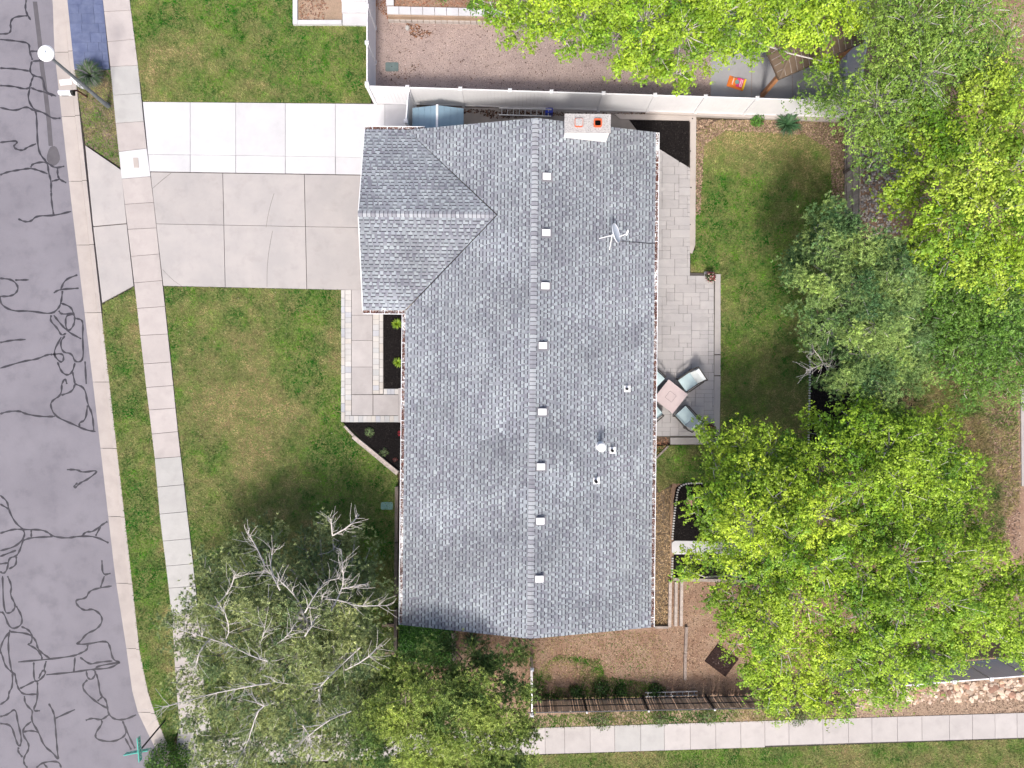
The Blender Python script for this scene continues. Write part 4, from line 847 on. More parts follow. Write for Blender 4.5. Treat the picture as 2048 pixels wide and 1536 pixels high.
p0 = P(174, 194); mbx = empty('mailbox', (p0.x, p0.y, 0), label='white mailbox with a black door on a dark post beside the kerb', cat='mailbox')
q = P(133, 185, 1.1) - p0
b = MB(); b.tube([(0, 0, 0), (0, 0, .7), (q.x * .5, q.y * .5, .95), (q.x, q.y, .98)], .04, 6); b.build('post', mt['brownpost'], mbx)
pr = [(-.1, 0), (.1, 0), (.1, .11), (.07, .18), (0, .21), (-.07, .18), (-.1, .11)]
def mprof(b, x0, x1, s=1):
    A = [(q.x + x0, q.y + y * s, .99 + z) for y, z in pr]; B = [(q.x + x1, q.y + y * s, .99 + z) for y, z in pr]
    for i in range(7): j = (i + 1) % 7; b.face([A[i], A[j], B[j], B[i]][::-1])
    b.face(A); b.face(B[::-1])
b = MB(); mprof(b, -.32, .20); b.build('box', mt['metal_white'], mbx)
b = MB(); mprof(b, .202, .31, 1.03); b.build('door', mt['black'], mbx)
b = MB(); b.box(q.x - .25, q.x + .05, q.y - .13, q.y - .115, 1.02, 1.06); b.build('flag', mt['steel'], mbx)

p0 = P(330, 1441); ss = empty('street_sign', (p0.x, p0.y, 0), label='street name sign with two crossed green blades on a dark post at the road corner', cat='sign')
tp = P(279, 1501, 2.45) - p0; b = MB(); b.tube([(0, 0, 0), (tp.x, tp.y, 2.3)], .035, 8); b.build('post', mt['iron'], ss)
for (a, c, zz) in (((250, 1508), (298, 1499), 2.42), ((277, 1474), (281, 1522), 2.64)):
    A, B = P(*a, zz) - p0, P(*c, zz) - p0; b = MB(); b.bar((A.x, A.y, zz), (B.x, B.y, zz), .03, .24); bl = b.build('sign_blade', mt['signgreen'], ss)
    d_ = Vector((B.x - A.x, B.y - A.y, 0)).normalized(); nn = Vector((-d_.y, d_.x, 0)); nn = nn if nn.dot(Vector((1, 1, 0))) > 0 else -nn; L_ = math.hypot(B.x - A.x, B.y - A.y); b = MB()
    A = Vector((A.x, A.y, zz)) + nn * .018
    for (x0, x1, z0, z1) in [(0, L_, .085, .1), (0, L_, -.1, -.085), (0, .02, -.085, .085), (L_ - .02, L_, -.085, .085)]: b.bar(A + d_ * x0 + Vector((0, 0, (z0 + z1) / 2)), A + d_ * x1 + Vector((0, 0, (z0 + z1) / 2)), .003, z1 - z0)
    x = .1
    while x < L_ - .12:
        w_ = random.choice([.022, .022, .05]); h_ = random.choice([.13, .12, .05]) if w_ < .03 else .03; zz2 = random.choice([-.04, 0, .045]) if h_ < .06 else 0
        b.bar(A + d_ * x + Vector((0, 0, zz2)), A + d_ * (x + w_) + Vector((0, 0, zz2)), .006, h_); x += w_ + random.choice([.02, .03, .05])
    b.build('lettering', mt['signwhite'], bl)

# ------------------------------------------------------------------ lids, stepping stones, mat
def lid(name, cx, cy, w_, h_, m, label, cat, ang=0, z=.03):
    b = MB(); c = P(cx, cy); k = H / F; b.prism([(x * w_ * k / 2, y * h_ * k / 2) for x, y in ((-1, -.8), (-.8, -1), (.8, -1), (1, -.8), (1, .8), (.8, 1), (-.8, 1), (-1, .8))], -.02, z)
    b.obox(0, 0, 0, w_ * k * .8, h_ * k * .75, z, z + .006); o = b.build(name, mt[m]); o.location = c; o.rotation_euler = (0, 0, ang)
    b2 = MB(); b2.tube([(0, 0, z + .004), (0, 0, z + .012)], .02, 8); b2.build('bolt', mt['black'], o); return tag(o, label, cat)
lid('valve_box', 774, 1011.5, 24, 15, 'green_lid', 'green irrigation valve box lid in the front lawn beside the house', 'valve box')
lid('valve_box', 784, 134, 26, 18, 'grey_lid', 'dark grey green valve box lid in the neighbour gravel yard', 'valve box')
for cx, cy, lb in ((1381, 1001, 'round pink stepping stone nearest the scalloped edging in the black bed'), (1431, 1007, 'round pink stepping stone partly under the maple leaves')):
    b = MB(); c = P(cx, cy); b.tube([(0, 0, .02), (0, 0, .055), (0, 0, .06)], [.21, .21, .19], 20); o = b.build('stepping_stone', mt['steppink'], label=lb, cat='stepping stone', group='round stepping stones in the black bed'); o.location = c
b = MB(); b.prism(PX([(1343, 1085), (1349, 1081), (1486, 1083), (1491, 1090), (1489, 1108), (1347, 1108), (1343, 1103)]), .0, .06); tag(b.build('concrete_path', mt['conc_white'], kind='structure'))
b = MB(); b.prism(PX([(1462, 1110), (1485, 1110), (1483, 1156), (1462, 1156)]), .0, .055); b.build('path_piece', mt['conc_drive'], kind='structure')
b = MB(); k = P(1443, 1320); b.obox(0, 0, -rad(37), 1.15, .98, 0, .03); o = b.build('ground_mat', mt['mulch'], label='dark square rubber mat lying askew in the brown yard', cat='mat'); o.location = (k.x, k.y, 0.0)
for e in o.data.attributes['tint'].data: e.color = (2.6, 1.9, 1.7, 1)
scatter('mat_dirt', [(-.45, -.3), (.4, -.35), (.35, .4), (-.4, .3)], 130, .04, [(.10, .07, .065), (.16, .12, .11)], z=.032, parent=o, mask=lambda x, y: fbm(x * 3, y * 3, 1.5) > .5)
# scalloped edging blocks
def edging(pts, step, label, size=4.2):
    c = P(*pts[0]); r = empty('scallop_edging', (c.x, c.y, 0), label=label, cat='edging'); pts = smooth(pts, 2)
    me = MB(); s = size * H / F / 2; me.prism([(s * math.cos(t), s * .8 * math.sin(t)) for t in [i * math.pi / 4 for i in range(8)]], -.02, .07); me = me.mesh('edging_block'); me.materials.append(mt['paver'])
    d0 = 0; last = pts[0]; acc = 0
    for i in range(len(pts) - 1):
        a, b_ = pts[i], pts[i + 1]; L_ = math.hypot(b_[0] - a[0], b_[1] - a[1]); t = -acc
        while t + step <= L_:
            t += step; x = a[0] + (b_[0] - a[0]) * t / L_; y = a[1] + (b_[1] - a[1]) * t / L_; p = P(x, y) - c; link('edging_block', me, None, r, (p.x, p.y, 0), random.uniform(-.1, .1))
        acc = L_ - t
    return r
edging([(1408, 966), (1375, 966), (1358, 972), (1353, 990), (1347, 1040), (1344, 1080)], 5.2, 'white scalloped edging curving round the upper corner of the black bed')
edging([(1345, 1111), (1344, 1130), (1343, 1153)], 5.2, 'short white scalloped edging of the black bed just below the pale path piece')
edging([(1622, 625), (1620, 700), (1618, 800), (1616, 890), (1616, 905)], 5.2, 'long grey scalloped edging between the back lawn and the dark pine bed')

# neighbour planters (north)
pl = empty('planter', P(588, 52), label='white concrete edged planter with bare brown soil on the neighbour lawn', cat='planter'); c0 = P(588, 52)
def rel(pts): return [(P(a, b_).x - c0.x, P(a, b_).y - c0.y) for a, b_ in pts]
for q in ([(588, -120), (597, -120), (597, 52), (588, 52)], [(597.5, 44), (685, 44), (685, 52), (597.5, 52)]):
    b = MB(); b.prism(rel(q), -.05, .18); b.build('concrete_edge', mt['conc_white'], pl)
b = MB(); b.prism(rel([(597, -120), (685, -120), (685, 44), (597, 44)]), -.05, .08); so = b.build('planter_soil', mt['dirt'], pl)
q = rel([(600, -10), (683, -10), (683, 42), (600, 42)]); scatter('dead_leaves', q, 160, .06, [(.30, .16, .10), (.20, .11, .08), (.36, .24, .18)], z=.1, parent=pl, mask=lambda x, y: fbm(x, y, 1.5) > .5)
stp = empty('concrete_steps', P(686, 52), label='white concrete steps between the planter and the white fence', cat='steps'); c0 = P(686, 52)
for i, (a, c, z) in enumerate(((52, 30, .10), (30, 10, .22), (10, -12, .34), (-12, -120, .46))):
    b = MB(); b.prism(rel([(686, a), (735, a + 1), (735, c + 1), (686, c)]), -.05, z); b.build('step', mt['conc_white'], stp)
rw = empty('retaining_wall', P(777, 44), label='low retaining wall with pale cap stones in the neighbour gravel yard', cat='wall'); c0 = P(777, 44)
b = MB(); b.prism(rel([(779, -120), (791, -120), (791, 30), (1010, 34), (1010, 47), (779, 43)]), -.05, .42); b.build('wall_core', mt['dirt'], rw)
x = 778
while x < 1000:
    y0 = 24 + (x - 778) * .022; b = MB(); b.prism(shrink(rel([(x, y0), (x + 23, y0 + .5), (x + 23, y0 + 15.5), (x, y0 + 15)]), .006), .40, .48); b.build('cap_stone', mt['conc_white'], rw); 
    for j in range(2): b = MB(); b.prism(shrink(rel([(x + j * 11.5, y0 + 14), (x + j * 11.5 + 11, y0 + 14), (x + j * 11.5 + 11, y0 + 22), (x + j * 11.5, y0 + 22)]), .006), -.02, .2 + .0 * j); b.build('block', mt['conc_pan'], rw)
    x += 23.5
y = 22
while y > -80: b = MB(); b.prism(shrink(rel([(776, y - 22), (791, y - 22), (791, y), (776, y)]), .006), .40, .48); b.build('cap_stone', mt['conc_white'], rw); y -= 22.5
b = MB(); b.prism(rel([(792, -60), (1020, -60), (1020, 30), (792, 24)]), -.05, .36); b.build('raised_soil', mt['litter'], rw)
scatter('bark_mulch', rel([(792, -30), (1020, -30), (1020, 30), (792, 24)]), 300, .045, [(.34, .16, .10), (.25, .11, .07), (.42, .24, .16)], z=.37, parent=rw)
scatter('bark_mulch', PX([(752, -20), (776, -20), (776, 40), (752, 12)]), 500, .045, [(.30, .13, .06), (.22, .09, .05), (.40, .19, .1)], z=.01, parent=gy)
stone_b = MB(); p = P(815, 57); rr = [(.085 * math.cos(t), .11 * math.sin(t)) for t in [i * .7 for i in range(9)]]; stone_b.prism(rr, 0, .08); stone_b.prism([(x * .7, y * .7) for x, y in rr], .08, .11); o = stone_b.build('rock', mt['conc_gray'], label='small round grey rock beside the leaf pile in the gravel', cat='rock'); o.location = p

# gazebo
ga = empty('gazebo', P(1595, 60), label='gazebo with tan standing seam metal roof and cedar posts on the neighbour patio', cat='gazebo'); g0 = P(1595, 60)
zg = 2.3; cr4 = [P(1559, 157, zg) - g0, P(1728, 83, zg) - g0, P(1654, -86, zg) - g0, P(1485, -12, zg) - g0]
for p in cr4: p.z = zg
ap = sum(cr4, Vector()) / 4; ap.z = zg + .9
for i in range(4):
    a, b_ = cr4[i], cr4[(i + 1) % 4]; m_ = MB(); m_.face([a, b_, ap]); m_.face([ap - Vector((0, 0, .03)), b_ - Vector((0, 0, .03)), a - Vector((0, 0, .03))]); rp = m_.build('roof_panel', mt['tanmetal'], ga)
    mid_ = (a + b_) / 2
    for k in range(1, 14):
        t = k / 14; s = a + (b_ - a) * t; f = 1 - abs(t - .5) * 2; e = s + (ap - mid_) * f * .98; mm_ = MB(); up_ = Vector((0, 0, .015)); mm_.bar(s + up_, e + up_, .018, .03); mm_.build('seam', mt['oldwood'], rp)
    mm_ = MB(); mm_.bar(a + Vector((0, 0, .02)), ap + Vector((0, 0, .02)), .07, .03); mm_.build('hip_cap', mt['tanmetal'], ga)
    mm_ = MB(); mm_.bar(a - Vector((0, 0, .09)), b_ - Vector((0, 0, .09)), .04, .10); mm_.build('fascia_beam', mt['tanmetal'], ga)
    pin = a + (ap - a) * .1; mm_ = MB(); mm_.box(pin.x - .08, pin.x + .08, pin.y - .08, pin.y + .08, 0, zg - .02); mm_.build('post', mt['cedar'], ga)
# soil bag
c = P(1472, 167); bgk = empty('soil_bag', (c.x, c.y, 0), -rad(17), label='bright orange and pink plastic soil bag lying on the neighbour patio', cat='bag')
def pillow(b, x0, x1, y0, y1, z0, h, n=6):
    Q = [[None] * (n + 1) for _ in range(n + 1)]
    for i in range(n + 1):
        for j in range(n + 1):
            s, t = i / n, j / n; Q[i][j] = (x0 + (x1 - x0) * s, y0 + (y1 - y0) * t, z0 + h * (math.sin(math.pi * s) * math.sin(math.pi * t)) ** .4)
    for i in range(n):
        for j in range(n): b.face([Q[i][j], Q[i + 1][j], Q[i + 1][j + 1], Q[i][j + 1]])
b = MB(); pillow(b, -.38, .38, -.25, .25, .03, .12); b.build('bag_body', mt['bag_orange'], bgk)
b = MB(); b.box(-.02, .27, -.20, .20, .155, .158); b.build('pink_print', mt['bag_pink'], bgk)
b = MB(); b.box(.29, .37, -.24, .24, .10, .14); b.build('yellow_band', mt['bag_yellow'], bgk)
b = MB(); b.prism([(.0 + .1 * math.cos(t), .1 * math.sin(t)) for t in [i * .7 for i in range(9)]], .158, .161); b.build('plant_picture', mt['green_lid'], bgk)
b = MB()
for x in (-.2, .13, .2):
    for y in np.arange(-.16, .17, .055): b.box(x, x + .04, y, y + .03, .1615 if x > 0 else .155, .164 if x > 0 else .16)
b.build('print_marks', mt['signwhite'], bgk)

# ------------------------------------------------------------------ patio furniture
c = P(1341, 793, .62); ang = math.atan2(38, 30) + math.pi / 2
tb = empty('patio_table', (c.x, c.y, .06), ang, label='square rose grey patio table set at an angle by the eave', cat='table')
b = MB(); b.box(-.53, .53, -.53, .53, .55, .60); b.build('tabletop', mt['table'], tb)
b = MB(); b.box(-.17, .17, -.17, .17, .601, .608); b.build('centre_lid', mt['table'], tb)
b = MB()
for s in (-1, 1): b.bar((-.176, .176 * s, .603), (.176, .176 * s, .603), .008, .004); b.bar((.176 * s, -.17, .603), (.176 * s, .17, .603), .008, .004)
b.build('lid_joint', mt['black'], tb)
b = MB(); b.box(-.42, .42, -.42, .42, .12, .55); b.build('base', mt['bronze'], tb)
for sx in (-1, 1):
    for sy in (-1, 1): b = MB(); b.box(.46 * sx - .03, .46 * sx + .03, .46 * sy - .03, .46 * sy + .03, 0, .55); b.build('leg', mt['bronze'], tb)
def chair(px, py, fd, label):
    c = P(px, py, .5); r = empty('patio_chair', (c.x, c.y, .06), math.atan2(fd[1], fd[0]), label=label, cat='chair', group='patio chairs round the square table')
    b = MB(); b.bar((-.34, -.33, .27), (.36, -.33, .27), .04, .06); b.bar((-.34, .33, .27), (.36, .33, .27), .04, .06); b.bar((.36, -.33, .27), (.36, .33, .27), .04, .06); b.bar((-.34, -.33, .27), (-.34, .33, .27), .04, .06); b.build('seat_frame', mt['bronze'], r)
    b = MB(); n = 6
    for i in range(n):
        for j in range(n):
            def f(i, j):
                s, t = i / n, j / n; return (-.26 + .64 * s, -.3 + .6 * t, .40 + .05 * (math.sin(math.pi * min(max(s, .02), .98)) * math.sin(math.pi * min(max(t, .02), .98))) ** .35)
            b.face([f(i, j), f(i + 1, j), f(i + 1, j + 1), f(i, j + 1)])
    b.box(-.26, .38, -.3, .3, .30, .40); b.build('seat_cushion', mt['cushion'], r, smooth=False)
    b = MB(); A = [(-.22, -.29, .44), (-.22, .29, .44), (-.42, .27, .86), (-.42, -.27, .86)]; B = [(x - .13, y, z + .03) for x, y, z in A]
    b.face(A); b.face(B[::-1])
    for i in range(4): j = (i + 1) % 4; b.face([B[i], B[j], A[j], A[i]])
    b.build('back_cushion', mt['cushionw'], r)
    b = MB(); b.bar((-.40, -.34, .27), (-.56, -.34, .90), .04, .04); b.bar((-.40, .34, .27), (-.56, .34, .90), .04, .04); b.bar((-.56, -.34, .90), (-.56, .34, .90), .04, .05); b.build('back_frame', mt['bronze'], r)
    for s in (-1, 1):
        b = MB(); b.bar((-.46, .36 * s, .62), (.32, .36 * s, .60), .055, .03); b.build('armrest', mt['bronze'], r)
        for x, t in ((-.36, .6), (.34, .6)): b = MB(); b.bar((x, .35 * s, 0), (x, .35 * s, t), .04, .04); b.build('leg', mt['bronze'], r)
chair(1379, 762, (-.82, -.57), 'patio chair with aqua cushions at the upper right of the table')
chair(1373, 834, (-.67, .74), 'patio chair with blue cushions at the lower right of the table')
chair(1308, 755, (.72, -.69), 'patio chair at the upper left of the table partly under the eave')
chair(1304, 828, (.77, .64), 'patio chair at the lower left of the table mostly under the eave')

# ------------------------------------------------------------------ foliage generators
def leaf_mesh(name, Cn, nrm, size, col, parent=None, m='leaf', asp=.62):
    n = len(Cn); t = R.normal(0, 1, (n, 3)); a = np.cross(nrm, t); a /= np.linalg.norm(a, axis=1)[:, None] + 1e-9; b = np.cross(nrm, a); s = size[:, None]
    V = np.stack([Cn - a * s, Cn - b * s * asp - nrm * s * .12, Cn + a * s * 1.0, Cn + b * s * asp - nrm * s * .12], 1).reshape(-1, 3)
    return link(name, np_mesh(name, V, 4, col), mt[m], parent)
def needle_mesh(name, Cn, dirs, K, ln, col, parent=None, wd=.010):
    n = len(Cn); D = R.normal(0, 1, (n, K, 3)) * .75 + dirs[:, None, :] * .9; D /= np.linalg.norm(D, axis=2)[..., None]
    L_ = ln * R.uniform(.6, 1.2, (n, K, 1)); t = R.normal(0, 1, (n, K, 3)); Wd = np.cross(D, t); Wd /= np.linalg.norm(Wd, axis=2)[..., None]
    B = Cn[:, None, :] + D * .015; V = np.stack([B - Wd * wd, B + Wd * wd, B + D * L_], 2).reshape(-1, 3)
    C = np.repeat(col, K, 0) * R.uniform(.75, 1.25, (n * K, 1)); return link(name, np_mesh(name, V, 3, C), mt['needle'], parent)
def tree(name, base, blobs, label, cat='tree', bark='bark', clump=.24, per=44, leaf=.055, cols=None, dens=5.2, kind='leaf', tipcol=None, tipf=.35, twig=.5, stretch=1.6, extra=None, trunk_r=.16, group=None, limb_r=.05, shell=.8):
    b0 = P(*base); fork = Vector((0, 0, 0)); r = empty(name, (b0.x, b0.y, 0), label=label, cat=cat, group=group)
    B = [(P(x, y, z) - b0, rr) for x, y, z, rr in blobs]
    cen = []; rnd = []
    for c, rr in B:
        n = max(4, int(dens * (2.5 if kind == 'leaf' else 2.4) * rr * rr)); 
        d_ = R.normal(0, 1, (n, 3)); d_ /= np.linalg.norm(d_, axis=1)[:, None]; d_[:, 2] = np.where(d_[:, 2] < -.35, -d_[:, 2], d_[:, 2])
        q = rr * (shell + (1 - shell) * R.random((n, 1))) * R.uniform(.55, 1.08, (n, 1)) ** .5
        cen.append(np.array(c)[None] + d_ * q * np.array([1, 1, .62])); rnd.append(R.random(n))
    cen = np.vstack(cen); cen[:, 2] += R.normal(0, .22 if kind == 'leaf' else .15, len(cen)); zmax = cen[:, 2].max(); ctr = np.array([np.mean([c.x for c, _ in B]), np.mean([c.y for c, _ in B]), 0])
    # branches
    bm = MB(); zf = max(1.2, min(c.z for c, _ in B) * .45); tx, ty = ctr[0] * .25, ctr[1] * .25
    top = Vector((tx * .8, ty * .8, zf)); bm.tube([(0, 0, -.05), (tx * .2, ty * .2, zf * .4), tuple(top)], [trunk_r * 1.25, trunk_r, trunk_r * .8], 8)
    nodes = []
    for c, rr in B:
        e = Vector(c); mid1 = top.lerp(e, .45) + Vector((R.normal(0, .15), R.normal(0, .15), .35)); mid2 = top.lerp(e, .75) + Vector((R.normal(0, .15), R.normal(0, .15), .25))
        pts = [top, mid1, mid2, e]; bm.tube(pts, [limb_r * 1.5, limb_r, limb_r * .65, limb_r * .35], 5, cap=False)
        for t_ in (0, .5): nodes.append(mid1.lerp(mid2, t_))
        for t_ in (0, .5, 1): nodes.append(mid2.lerp(e, t_))
    ND = np.array([tuple(v) for v in nodes])
    idx = np.where(R.random(len(cen)) < twig)[0]
    for i in idx:
        c = cen[i]; dd = np.linalg.norm(ND - c, axis=1); j = int(np.argmin(dd)); s = Vector(ND[j]); e = Vector(c) + Vector((0, 0, .06)); e = s + (e - s) * 1.08
        m_ = s.lerp(e, .5) + Vector((R.normal(0, .08), R.normal(0, .08), .1)); bm.tube([s, m_, e + Vector((0, 0, .08 if R.random() < .35 else 0))], [limb_r * .38, limb_r * .28, .008], 3, cap=False)
    if extra: extra(bm, b0)
    bm.build('trunk', mt[bark], r)
    # foliage
    n = len(cen); rad_ = cen - (ctr + [0, 0, zmax * .5]); rad_[:, 2] = 0; rl = np.linalg.norm(rad_, axis=1)[:, None] + 1e-6; rd = rad_ / rl
    hgt = (cen[:, 2] - cen[:, 2].min()) / (np.ptp(cen[:, 2]) + 1e-6)
    cols = np.array(cols)
    base_i = R.integers(0, len(cols), n); cc = cols[base_i] * R.uniform(.8, 1.2, (n, 1))
    nz = .45 * fbm(cen[:, 0] + 20 + b0.x, cen[:, 1] + b0.y, .7) + .55 * fbm(cen[:, 0] + 70 + b0.x, cen[:, 1] + b0.y, 1.9)
    tip = np.clip((nz - .40) * 4.0, 0, 1) * np.clip(hgt * 1.5, .15, 1) * tipf + tipf * .5 * (R.random(n) < .25)
    if tipcol is not None: cc = cc * (1 - tip[:, None]) + np.array(tipcol) * tip[:, None]
    if kind == 'leaf':
        k = R.poisson(per * .55, n) + 2; I = np.repeat(np.arange(n), k); N_ = len(I); off = R.normal(0, 1, (N_, 3)) * clump * np.array([1, 1, .6])
        rr_ = rd[I]; along = (off * rr_).sum(1)[:, None]; off = off + rr_ * along * (stretch - 1); off[:, 2] -= .14 * np.abs(along[:, 0])
        ros = cen[I] + off; rc = cc[I] * R.uniform(.72, 1.25, (N_, 1)); rn = off * 1.3 + R.normal(0, .25, (N_, 3)) + np.array([0, 0, .9])
        q = 6; J = np.repeat(np.arange(N_), q); M_ = len(J); o2 = R.normal(0, 1, (M_, 3)) * np.array([.052, .052, .03]) * (leaf / .056)
        Cn = ros[J] + o2; nrm = rn[J] + o2 * 7 + R.normal(0, .3, (M_, 3)); nrm /= np.linalg.norm(nrm, axis=1)[:, None]
        C = rc[J] * 1.75 * R.uniform(.8, 1.2, (M_, 1)); leaf_mesh('crown', Cn, nrm, leaf * .82 * R.uniform(.65, 1.3, M_), C, r)
    else:
        k = R.poisson(per * 2.3, n) + 2; I = np.repeat(np.arange(n), k); N_ = len(I); off = R.normal(0, 1, (N_, 3)) * clump * np.array([1, 1, .6]); rr_ = rd[I]; along = (off * rr_).sum(1)[:, None]; off += rr_ * along * (stretch - 1)
        Cn = cen[I] + off; dirs = rr_ * .5 + np.array([0, 0, .7]) + off * 1.2; C = cc[I] * 2.6 * R.uniform(.7, 1.3, (N_, 1)); needle_mesh('crown', Cn, dirs, 12, leaf * 1.1, C, r, wd=.0155)
    return r

MAPLE = [(.115, .20, .012), (.085, .17, .012), (.15, .235, .015), (.065, .14, .012)]
# 1 north maple
tree('maple_tree', (1330, 90), [(1010, 22, 4.2, .75), (1050, 55, 4.2, .9), (1100, 35, 4.8, 1.1), (1120, 78, 4.2, .55), (1165, 45, 5, 1.1), (1225, 85, 4.6, 1.15), (1290, 45, 5.6, 1.5), (1300, 110, 4.6, 1.0), (1265, 120, 4.2, .7), (1352, 148, 4.2, .75), (1365, 65, 5.6, 1.5), (1440, 30, 5.6, 1.5), (1425, 105, 4.4, .75), (1500, 40, 5, 1.2), (1490, 98, 4.2, .4), (1560, 45, 5, 1.2), (1575, 72, 4.4, .5), (1625, 40, 5, 1.1), (1640, 62, 4.4, .45), (1685, 25, 4.8, .9), (1655, 125, 4.1, .3), (1705, 40, 4.3, .45), (1240, -30, 5.5, 1.5), (1400, -40, 6, 1.6), (1560, -40, 5.5, 1.5), (1100, -25, 5, 1.2), (1700, -30, 4.8, 1.0), (980, 5, 4.4, .6)],
     'broad maple with bright yellow green leaves overhanging the long white fence and gravel yard', cols=MAPLE, tipcol=(.29, .38, .03), tipf=.75, dens=7.5, per=38, clump=.165, leaf=.06, stretch=1.2, twig=.75)
# 2 north east olive tree
OLIVE = [(.07, .14, .022), (.095, .175, .028), (.055, .11, .02), (.12, .20, .032)]
tree('leafy_tree', (1770, 230), [(1655, 165, 3.4, .75), (1625, 195, 3.2, .5), (1690, 215, 3.8, .9), (1785, 118, 5, 1.2), (1755, 210, 5, 1.4), (1760, 300, 4.2, 1.1), (1820, 50, 5.5, 1.6), (1840, 150, 5.6, 1.6), (1900, 90, 5.6, 1.6), (1940, 20, 5.5, 1.4), (1950, 150, 5.4, 1.4), (1760, 40, 5, 1.1), (1860, -20, 5.5, 1.5), (1790, 250, 4.6, 1.1), (2010, 80, 4.8, 1.0), (2015, 150, 4.6, .8)],
     'olive green small leaved tree with many grey twigs behind the upper right fence corner', cols=OLIVE, tipcol=(.20, .28, .045), tipf=.6, dens=10, per=34, clump=.24, leaf=.045, twig=.8, limb_r=.055)
# 3 east maple with orange tips
grass('long_grass', [(1940, 770), (2035, 770), (2038, 1010), (1990, 1060), (1950, 960)], 380, .45, [], L=.2, parent=east)
tree('maple_tree', (1880, 400), [(1850, 235, 5.2, .9), (1900, 275, 5.8, 1.1), (1950, 210, 6, 1.0), (1985, 150, 6, .7), (2010, 190, 6.2, .9), (2040, 250, 6.4, 1.2), (1835, 300, 5, .9), (1810, 370, 4.6, .9), (1875, 360, 5.8, 1.2), (1950, 320, 6.6, 1.4), (2020, 350, 6.8, 1.5), (1790, 410, 4.2, .6), (1900, 440, 6, 1.2), (1970, 430, 6.6, 1.4), (2045, 450, 6.8, 1.4), (1850, 470, 5, .9), (1900, 520, 5, 1.0), (1970, 530, 5.4, 1.1), (2040, 550, 5.4, 1.2), (2090, 300, 6.5, 1.5)],
     'tall bright lime maple with orange tinged tips at the right edge of the view', cols=[(.12, .20, .012), (.17, .25, .015), (.085, .17, .012)], tipcol=(.30, .37, .05), tipf=.65, dens=8, per=38, clump=.165, leaf=.058, stretch=1.9, twig=.55)
# 4 east green bushes
tree('leafy_tree', (1930, 690), [(1880, 560, 2.4, .9), (1940, 600, 2.8, 1.2), (2010, 620, 3, 1.3), (1880, 640, 2.4, 1.0), (1950, 680, 2.8, 1.2), (2020, 700, 3, 1.3), (1900, 720, 2.2, .9), (1970, 750, 2.4, .9), (2060, 770, 2.4, .9), (1850, 700, 2, .7), (1900, 600, 2.6, 1.1), (1970, 640, 3, 1.2), (2040, 560, 3, 1.2), (2050, 660, 3, 1.2), (1930, 770, 1.8, .7), (2010, 770, 2.2, .8), (1860, 520, 2.6, .8), (2090, 720, 2.6, 1.2)],
     'low dense fresh green small leaved tree right of the blue green pine', cols=[(.06, .14, .02), (.085, .17, .025), (.05, .11, .02)], tipcol=(.15, .24, .04), tipf=.45, dens=10, per=36, clump=.25, leaf=.045, twig=.5, limb_r=.04)
# 6-8 south east maples
tree('maple_tree', (1650, 930), [(1715, 800, 4.6, .5), (1705, 840, 5, .6), (1640, 835, 4.2, .45), (1650, 880, 4.6, .7), (1730, 870, 5.6, .9), (1690, 900, 5.6, .9), (1800, 860, 5, .7), (1780, 900, 6, 1.1), (1840, 880, 5.6, .9), (1885, 850, 5, .55), (1880, 900, 5.6, .9), (1720, 960, 6.2, 1.2), (1790, 970, 6.4, 1.2), (1860, 950, 6, 1.1), (1915, 930, 5, .7), (1930, 985, 5, .7), (1640, 940, 5.4, 1.0)],
     'bright green maple with pointed sprays just below the dark pine', cols=MAPLE, tipcol=(.25, .34, .03), tipf=.55, dens=9, per=42, clump=.16, leaf=.055, stretch=1.9, twig=.75)
tree('maple_tree', (1520, 1130), [(1480, 890, 4, .9), (1540, 900, 4.4, 1.0), (1590, 940, 5, 1.0), (1440, 930, 3.8, .7), (1500, 960, 5, 1.0), (1560, 1000, 5.8, 1.2), (1410, 985, 3.8, .55), (1450, 1010, 4.8, .9), (1395, 1030, 3.6, .35), (1420, 1060, 4, .5), (1500, 1050, 5.8, 1.2), (1580, 1080, 6.4, 1.3), (1640, 1030, 6.4, 1.2), (1440, 1100, 4.2, .55), (1385, 1110, 3.4, .35), (1490, 1120, 5, .8), (1440, 1130, 3.6, .35), (1640, 1120, 6.4, 1.2), (1530, 1160, 5.4, .9), (1470, 1200, 4.4, .8), (1440, 1235, 4, .55), (1420, 1195, 3.6, .35), (1540, 1240, 5.4, 1.0), (1600, 1200, 6, 1.1), (1490, 1260, 4.4, .7), (1470, 1290, 4, .45), (1560, 1300, 5, 1.0), (1510, 1330, 4.2, .7), (1540, 1370, 4.2, .8), (1600, 1370, 4.6, .9), (1640, 1400, 4.4, .6), (1650, 1300, 5.6, 1.1), (1430, 880, 3.4, .4), (1410, 865, 3.2, .22), (1560, 1410, 4, .45), (1375, 1140, 3.3, .25)],
     'big spreading maple with yellow green leaves over the black bed and brown yard', cols=MAPLE, tipcol=(.29, .37, .03), tipf=.75, dens=9, per=40, clump=.16, leaf=.055, stretch=1.7, twig=.75, trunk_r=.2)
